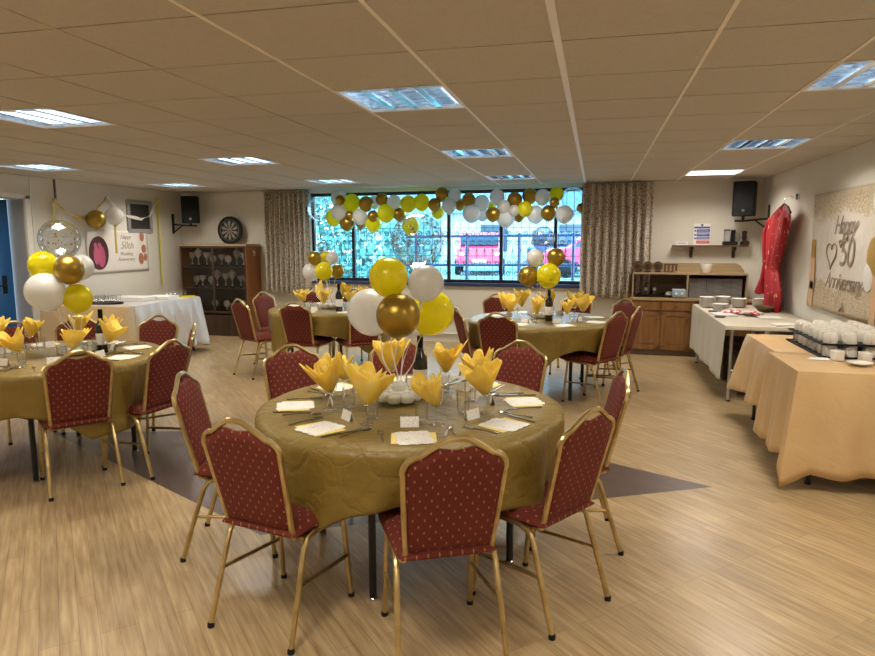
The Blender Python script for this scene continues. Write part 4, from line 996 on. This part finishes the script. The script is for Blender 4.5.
MB().box(-.075, .075, -.002, .002, 0, .05).build('board', M['paper'], t, smooth=False); MB().box(-.06, .06, -.0032, -.002, .02, .024).box(-.06, .04, -.0032, -.002, .032, .035).build('print_lines', nb, t, smooth=False)
t = backthing('coffee_machine', 'black coffee machine with glass jug on the wall shelf', 'coffee machine', 1.735, .09, 1.4655)
MB().box(-.10, .08, -.06, .06, 0, .05).box(.0, .05, -.02, .06, .05, .20).build('body', M['black'], t, smooth=False, bevel=.006)
MB().box(-.085, -.02, -.05, .05, .19, .205).build('lid', M['black'], t, smooth=False)
MB().box(-.085, -.02, -.045, .045, .05, .19).build('water_tank', M['grey'], t, smooth=False)
MB().lathe([(0, .05), (.04, .05), (.05, .09), (.035, .16), (0, .17)], 14, (.06, -.02, 0)).build('glass_jug', M['glass'], t)
t = backthing('carved_ornament', 'dark carved ornament at the right end of the wall shelf', 'ornament', 1.905, .09, 1.4655)
MB().lathe([(0, 0), (.055, 0), (.06, .04), (.03, .06), (0, .06)], 12).build('base', M['darkwood'], t); MB().lathe([(.02, .055), (.032, .09), (.026, .14), (.034, .18), (0, .19)], 10, (-.01, 0, 0)).build('figure', M['darkwood'], t)
# ------------------------------------------------------------------ rectangular covers
def rect_cover(x0, x1, y0, y1, z, drops, mt, label, group, name='tablecloth', flare=.05, amp=.02, nw=9, corner=.0, seed=0, cz=None, rz=0, sk=(0, 0)):
    """drops: (front y0, right x1, back y1, left x0) hem lengths"""
    cx, cy = (x0+x1)/2, (y0+y1)/2; hx, hy = (x1-x0)/2, (y1-y0)/2; rn = random.Random(seed); ph = [rn.uniform(0, 6.28) for _ in range(5)]
    per = []; rc = .02
    def side(p, q, n, nrm, d):
        for i in range(n): t_ = i/n; per.append((p[0]+(q[0]-p[0])*t_, p[1]+(q[1]-p[1])*t_, nrm, d, t_))
    C = [(-hx, -hy), (hx, -hy), (hx, hy), (-hx, hy)]; Nn = [(0, -1), (1, 0), (0, 1), (-1, 0)]
    NS = 36
    for k_ in range(4): side(C[k_], C[(k_+1) % 4], NS, Nn[k_], k_)
    n = len(per); V = []
    rows = 12
    for (px, py, nr, k_, t_) in per:
        ed = min(t_, 1-t_)*NS/NS; kk = (k_-1) % 4 if t_ < .5 else (k_+1) % 4
        w = max(0, 1-min(t_, 1-t_)/.10)          # near corner weight
        nb_ = Nn[kk]; sm = min(drops[k_], drops[kk])
        both = 1 if sm > .05 else 0
        nx = nr[0]+nb_[0]*w*both; ny = nr[1]+nb_[1]*w*both; L = hypot(nx, ny); nx /= L; ny /= L
        d = drops[k_]; 
        dd = d+(w*both*corner); dd += .012*sin(5*t_*3+ph[0]) if d > .05 else 0
        col_ = []
        for j in range(rows+1):
            s_ = j/rows; bend = min(1, s_*dd/.02)
            o_ = .004+flare*s_*(1+1.2*w*both)+amp*s_**.8*sin(t_*nw*2*pi+ph[k_])*min(1, d/.2)*(1-.5*w)+.4*amp*s_*sin(t_*nw*4.7*pi+ph[1]); o_ = max(o_, .003)
            if d < .05: o_ = .004
            col_.append((px+nx*o_*bend, py+ny*o_*bend, z-s_*dd))
        V.append(col_)
    b = MB(); vs = [V[i][j] for j in range(rows+1) for i in range(n)]; fs = []
    for j in range(rows):
        for i in range(n): fs.append((j*n+i, j*n+(i+1) % n, (j+1)*n+(i+1) % n, (j+1)*n+i))
    fs.append(tuple(range(n))); b.add(vs, fs)
    o = b.build(name, mt, ang=60); o.location = (cx, cy, 0); o.rotation_euler[2] = rz
    so = o.modifiers.new('thick', 'SOLIDIFY'); so.thickness = .0015; so.offset = 1
    return tag(o, label, 'tablecloth', group)
def trestle(x0, x1, y0, y1, z, label, group='buffet tables', mt=None, ins=.06, legr=.014):
    t = thing('buffet_table', label, 'table', ((x0+x1)/2, (y0+y1)/2, 0), 0, group); hx, hy = (x1-x0)/2, (y1-y0)/2
    MB().box(-hx, hx, -hy, hy, z-.028, z-.004).build('tabletop', M['tan'], t, smooth=False, bevel=.003)
    for sx_ in (-1, 1):
        for sy_ in (-1, 1):
            lg = MB().tube([(sx_*(hx-ins), sy_*(hy-ins), .012), (sx_*(hx-ins), sy_*(hy-ins), z-.028)], legr, 8).build('leg', mt or M['blackmetal'], t)
            MB().lathe([(0, 0), (.02, 0), (.02, .012), (0, .014)], 8, (sx_*(hx-ins), sy_*(hy-ins), 0)).build('rubber_foot', M['black'], lg)
    b = MB()
    for sy_ in (-1, 1): b.tube([(-(hx-ins), sy_*(hy-ins), .3), (hx-ins, sy_*(hy-ins), .3)], .009, 6)
    b.build('leg_brace', mt or M['blackmetal'], t)
ZR = .735
trestle(1.30, 2.08, 4.39, 5.28, ZR, 'folding table under the nearer gold cloth, right wall')
trestle(1.31, 2.08, 5.30, 6.05, ZR, 'folding table under the farther gold cloth, right wall')
rect_cover(1.29, 2.09, 5.05, 6.06, ZR, (.0, .0, .42, .46), M['satin'], 'gold satin cloth over the farther part of the coffee buffet', 'gold cloths', flare=.07, amp=.028, nw=2, corner=.04, seed=2)
rect_cover(1.235, 2.10, 4.37, 5.10, ZR+.003, (.64, .0, .0, .57), M['satin'], 'gold satin cloth over the nearer coffee buffet, corner touching the floor', 'gold cloths', flare=.06, amp=.018, nw=2, corner=.09, seed=5)
trestle(1.22, 2.09, 6.58, 8.72, ZR, 'long trestle table with steel legs beside the right wall', mt=M['steel'], legr=.016)
rect_cover(1.21, 2.10, 6.572, 8.73, ZR, (.035, .0, .0, .53), M['linen'], 'cream paper cloth over the long table by the right wall', None, flare=.015, amp=.008, nw=6, seed=8)
o = MB().box(-.30, .30, -.25, .25, 0, .36).box(-.31, .31, -.26, .26, .33, .37).build('storage_box', M['darkboard'], smooth=False); o.location = (1.72, 7.2, 0); tag(o, 'brown box stored under the long cream-clothed table', 'box')
o = MB().box(-.25, .25, -.22, .22, 0, .42).box(-.26, .26, -.23, .23, .39, .43).build('storage_box', M['basket'], smooth=False); o.location = (1.66, 7.9, 0); tag(o, 'second brown box further under the long cream-clothed table', 'box')
# left buffet
ZL = .75
trestle(-6.66, -5.44, 6.72, 8.16, ZL, 'long buffet table under gold and white cloths, left wall')
rect_cover(-6.67, -5.43, 6.71, 8.17, ZL, (.62, .6, .3, .0), M['satin2'], 'pale gold cloth on the near end of the left buffet', None, flare=.02, amp=.012, nw=5, seed=4)
rect_cover(-6.66, -5.42, 6.83, 8.19, ZL+.004, (.0, .66, .60, .0), M['silk'], 'white satin cloth hanging down the side of the left buffet', None, flare=.06, amp=.085, nw=7, corner=.04, seed=6)
# items on left buffet
def gtray(x, y, z, rx, ry, lab, n):
    o = MB().lathe([(0, 0), (1, 0), (1.06, .018), (1.04, .018), (.98, .006), (0, .005)], 28, sx=rx, sy=ry).build('oval_tray', M['black']); o.location = (x, y, z); tag(o, lab, 'tray')
gtray(-5.98, 7.00, ZL+.005, .24, .15, 'black oval tray of glasses on the left buffet', 8)
TG = MB().lathe([(0, 0), (.022, 0), (.005, .006), (.004, .03), (.022, .045), (.026, .075), (.024, .1)], 12).build('small_glass', M['glass']); freeze(TG)
for q in range(18):
    a = q*2.4; r_ = sqrt((q+.5)/18); place(TG, (-5.98+.20*r_*cos(a), 7.00+.12*r_*sin(a), ZL+.0115), 0, 'small stemmed glass on the oval black tray, left buffet', 'glass', 'glasses on the oval tray')
for q in range(8):
    place(TG, (-5.80+.075*(q % 4), 8.0+.07*(q//4), ZL+.008), 0, 'small stemmed glass at the far end of the left buffet', 'glass', 'glasses at the far end of the left buffet')
o = MB().box(-.20, .20, -.13, .13, 0, .05).box(-.205, .205, -.135, .135, .04, .052).build('cake_box', M['paper'], smooth=False, bevel=.003); o.location = (-5.86, 7.42, ZL+.008); tag(o, 'white cake box behind the oval tray, left buffet', 'box')
o = MB().box(-.17, .17, -.12, .12, 0, .045).build('cake_box', M['paper'], smooth=False, bevel=.003); o.location = (-5.66, 7.70, ZL+.008); tag(o, 'flat white box nearest the small glasses, left buffet', 'box')
o = MB().box(-.13, .13, -.07, .07, 0, .018).build('napkin_pack', M['yb'], smooth=False, bevel=.004); o.location = (-5.56, 8.04, ZL+.008); o.rotation_euler[2] = .3; tag(o, 'flat yellow napkin pack near the corner of the left buffet', 'napkin pack')
# ------------------------------------------------------------------ cups on the gold-clothed table
def mug():      # stands upside down: rim below, foot ring on top
    o = MB().lathe([(.044, 0), (.046, .001), (.046, .040), (.043, .064), (.036, .076), (.034, .078), (.030, .078), (.028, .074), (0, .074)], 20).build('coffee_cup', M['mug'])
    MB().tube([(.044, 0, .060), (.062, 0, .060), (.070, 0, .042), (.062, 0, .020), (.045, 0, .016)], .0055, 6).build('handle', M['mug'], o); return freeze(o)
MG = mug(); ZR2 = ZR+.005
def tray(x, y, z, hx, hy, lab, legs=0):
    b = MB().box(-hx, hx, -hy, hy, 0, .006)
    for s_ in (-1, 1): b.box(-hx, hx, s_*hy-.004, s_*hy+.004, 0, .011); b.box(s_*hx-.004, s_*hx+.004, -hy, hy, 0, .011)
    o = b.build('cup_tray', M['black'], smooth=False, bevel=.002); o.location = (x, y, z); tag(o, lab, 'tray', 'black cup trays')
tray(1.78, 5.33, ZR2-.001, .26, .42, 'lower black tray under the coffee cups')
tray(1.78, 5.33, ZR2+.086, .25, .41, 'upper black tray resting on the lower layer of cups')
for lay in range(2):
    for r_ in range(7):
        for c_ in range(4):
            if lay == 0 and c_ > 1 and 0 < r_ < 6: continue
            x = 1.60+.122*c_; y = 4.99+.114*r_
            place(MG, (x+random.uniform(-.004, .004), y+random.uniform(-.004, .004), ZR2+.0055+lay*.089), random.choice([-2.2, -1.8, -2.6, 3.6]), 'cream coffee cup, %s tray, row %s from the front, %s from the left' % ('upper' if lay else 'lower', ['one', 'two', 'three', 'four', 'five', 'six', 'seven', 'eight'][r_], ORD[c_]), 'cup', 'coffee cups on the trays')
sqj = MB().prism([(-.032, -.032), (.032, -.032), (.032, .032), (-.032, .032)], 0, .068, 'z').build('sugar_pot', M['mug'], smooth=False, bevel=.006); freeze(sqj)
place(sqj, (1.60, 4.84, ZR2), .2, 'square cream sugar pot in front of the cup trays, left', 'pot', 'square pots'); place(sqj, (1.75, 4.80, ZR2), .1, 'square cream sugar pot in front of the cup trays, right', 'pot', 'square pots')
o = MB().lathe([(0, 0), (.035, 0), (.04, .004), (.075, .018), (.077, .022), (.07, .02), (.035, .008), (0, .007)], 24).build('saucer', M['mug']); o.location = (1.67, 4.66, ZR2); tag(o, 'single white saucer at the front of the coffee table', 'saucer')
b = MB(); b.add([(-.09, -.03, 0), (.05, -.05, 0), (.06, .04, .004), (-.05, .03, .004)], [(0, 1, 2, 3)]); o = b.build('paper_slip', M['paper'], smooth=False); so = o.modifiers.new('t', 'SOLIDIFY'); so.thickness = .001; o.location = (1.50, 4.85, ZR2+.003); tag(o, 'cream paper slip left of the square sugar pot', 'paper')
# ------------------------------------------------------------------ things on the long cream table
pl = MB().lathe([(0, 0), (.05, 0), (.055, .003), (.083, .016), (.086, .02), (.08, .018), (.05, .008), (0, .007)], 24).build('plate', M['white']); freeze(pl)
for si, (x, y, n, nm) in enumerate(((1.31, 8.33, 12, 'leftmost back'), (1.50, 8.42, 12, 'second back'), (1.68, 8.40, 10, 'third back'), (1.92, 8.45, 10, 'rightmost back'), (1.40, 7.98, 7, 'front'))):
    for q in range(n): place(pl, (x+random.uniform(-.002, .002), y, ZR2+.0095*q), random.uniform(0, 6), 'white plate, %s from the bottom of the %s stack, cream table' % (ORD[q], nm), 'plate', 'plates in the %s stack' % nm)
o = MB().lathe([(0, 0), (.06, 0), (.07, .01), (.105, .06), (.10, .06), (.065, .012), (0, .01)], 22).build('wicker_bowl', M['basket']); o.location = (1.86, 7.95, ZR2); tag(o, 'brown wicker bowl on the long cream table by the wall', 'bowl')
def redpat():
    Mx = mat('red_white_paper', rough=.6); k = NT(Mx); v = k.coord(); n = k.noise(v, 26, 2); k.l(k.ramp(n, .47, .52, (.50, .02, .05), (.78, .70, .72)), k.b.inputs['Base Color']); return Mx
RP = redpat()
for q, (x, y, r_, lab) in enumerate(((1.46, 7.72, .3, 'left'), (1.56, 7.62, -.5, 'middle'), (1.64, 7.48, .9, 'right'))):
    b = MB(); b.grid(lambda u, v: (-.10+.2*u, -.08+.16*v, .012+.03*abs(sin(u*4+q))*sin(v*3)), 10, 8); o = b.build('patterned_napkin', RP, ang=60); so = o.modifiers.new('t', 'SOLIDIFY'); so.thickness = .012; so.offset = -1
    o.location = (x, y, ZR2+.002+.006*q); o.rotation_euler[2] = r_; tag(o, 'crumpled red and white patterned napkin, %s of three' % lab, 'napkin', 'patterned napkins')
for (x, y, hx, hy, rz, lab) in ((1.36, 7.55, .10, .14, .2, 'left of the patterned napkins'), (1.76, 7.30, .10, .08, 0, 'right of the patterned napkins'), (1.75, 6.75, .10, .07, .3, 'near the wall at the close end')):
    o = MB().box(-hx, hx, -hy, hy, 0, .010).build('paper_stack', M['paper'], smooth=False); o.location = (x, y, ZR2); o.rotation_euler[2] = rz; tag(o, 'flat white paper stack on the cream table, '+lab, 'paper', 'paper stacks')
for (x, y, lab) in ((1.30, 7.80, 'farther one'), (1.28, 7.28, 'nearer one')):
    o = MB().lathe([(0, 0), (.05, 0), (.06, .016), (.055, .016), (.04, .006), (0, .005)], 18).build('small_dish', M['carton']); o.location = (x, y, ZR2); tag(o, 'small dark dish at the left edge of the cream table, '+lab, 'dish', 'dark dishes')
# ------------------------------------------------------------------ red dress on a hanger, right wall
def dress_mat():
    Mx = mat('red_floral_fabric', rough=.6); k = NT(Mx); v = k.coord(scale=(1, 1, .45)); n = k.noise(v, 30, 3); n2 = k.noise(v, 4, 2)
    k.l(k.mix(k.m('GREATER_THAN', n, .665), k.ramp(n2, .3, .7, (.30, .006, .013), (.42, .012, .022)), (.72, .52, .34)), k.b.inputs['Base Color']); return Mx
DM = dress_mat()
t = thing('red_dress', 'red patterned long dress hanging on the right wall', 'dress', (2.0, 8.15, 0))
prof = [(z_, -f_, -n_) for z_, n_, f_ in ((.70, -.25, .22), (.95, -.31, .30), (1.10, -.22, .32), (1.22, -.12, .33), (1.35, -.24, .34), (1.55, -.40, .42), (1.68, -.47, .47), (1.78, -.50, .42), (1.84, -.46, .14), (1.90, -.36, -.14))]
def dress(u, v):
    q = v*(len(prof)-1); i = min(int(q), len(prof)-2); f_ = q-i; z, y0, y1 = [prof[i][k]+(prof[i+1][k]-prof[i][k])*f_ for k in range(3)]
    # local +y is away from the camera; y0..y1 give the width along the wall
    c_ = (-y0-y1)*.5*0+(y1*1-.0)*0; mid = -(y0+y1)/2; hw = (y1-y0)/2; a = u*2*pi
    dp = .050*(1-.4*v)+.022*sin(9*a+v*3)*(1-v*.5)
    return (-.02+dp*sin(a)*1.0, mid+hw*cos(a), z)
b = MB(); b.grid(dress, 64, 28, wrap=True); b.build('skirt_and_bodice', DM, t, ang=70)
b = MB()
def sleeve(path, r, n=14):
    b.tube(path, r, n, flat=.55)
sleeve([(-.03, .30, 1.76), (-.03, .40, 1.62), (-.03, .40, 1.42), (-.03, .34, 1.25), (-.03, .38, 1.08), (-.03, .47, .93)], [.05, .07, .06, .055, .07, .11]); b.build('sleeve', DM, t, ang=70)
b = MB(); sleeve([(-.04, -.40, 1.76), (-.05, -.44, 1.62), (-.05, -.36, 1.45), (-.05, -.22, 1.30)], [.04, .055, .05, .045]); b.build('sleeve', DM, t, ang=70)
h_ = thing('coat_hanger', 'black coat hanger holding the red dress', 'hanger', (2.0, 7.95, 0))
MB().tube([(-.02, .30, 1.815), (-.02, .1, 1.89), (-.02, -.03, 1.925), (-.02, -.16, 1.89), (-.02, -.30, 1.82)], .012, 8).build('shoulder_bar', M['black'], h_)
MB().tube([(-.02, -.03, 1.925), (-.02, -.03, 1.97), (.0, -.03, 2.00), (.04, -.03, 2.01), (.06, -.03, 1.99)], .003, 6).build('hook', M['chrome'], h_)
b = MB(); b.box(XR-.02, XR, 7.88, 7.96, 1.97, 2.03); b.tube([(XR-.015, 7.92, 1.99), (XR-.06, 7.92, 1.985), (XR-.07, 7.92, 2.01)], .005, 6); tag(b.build('wall_hook', M['chrome']), 'small hook on the right wall above the red dress', 'hook')
# sensor on left wall / ceiling corner
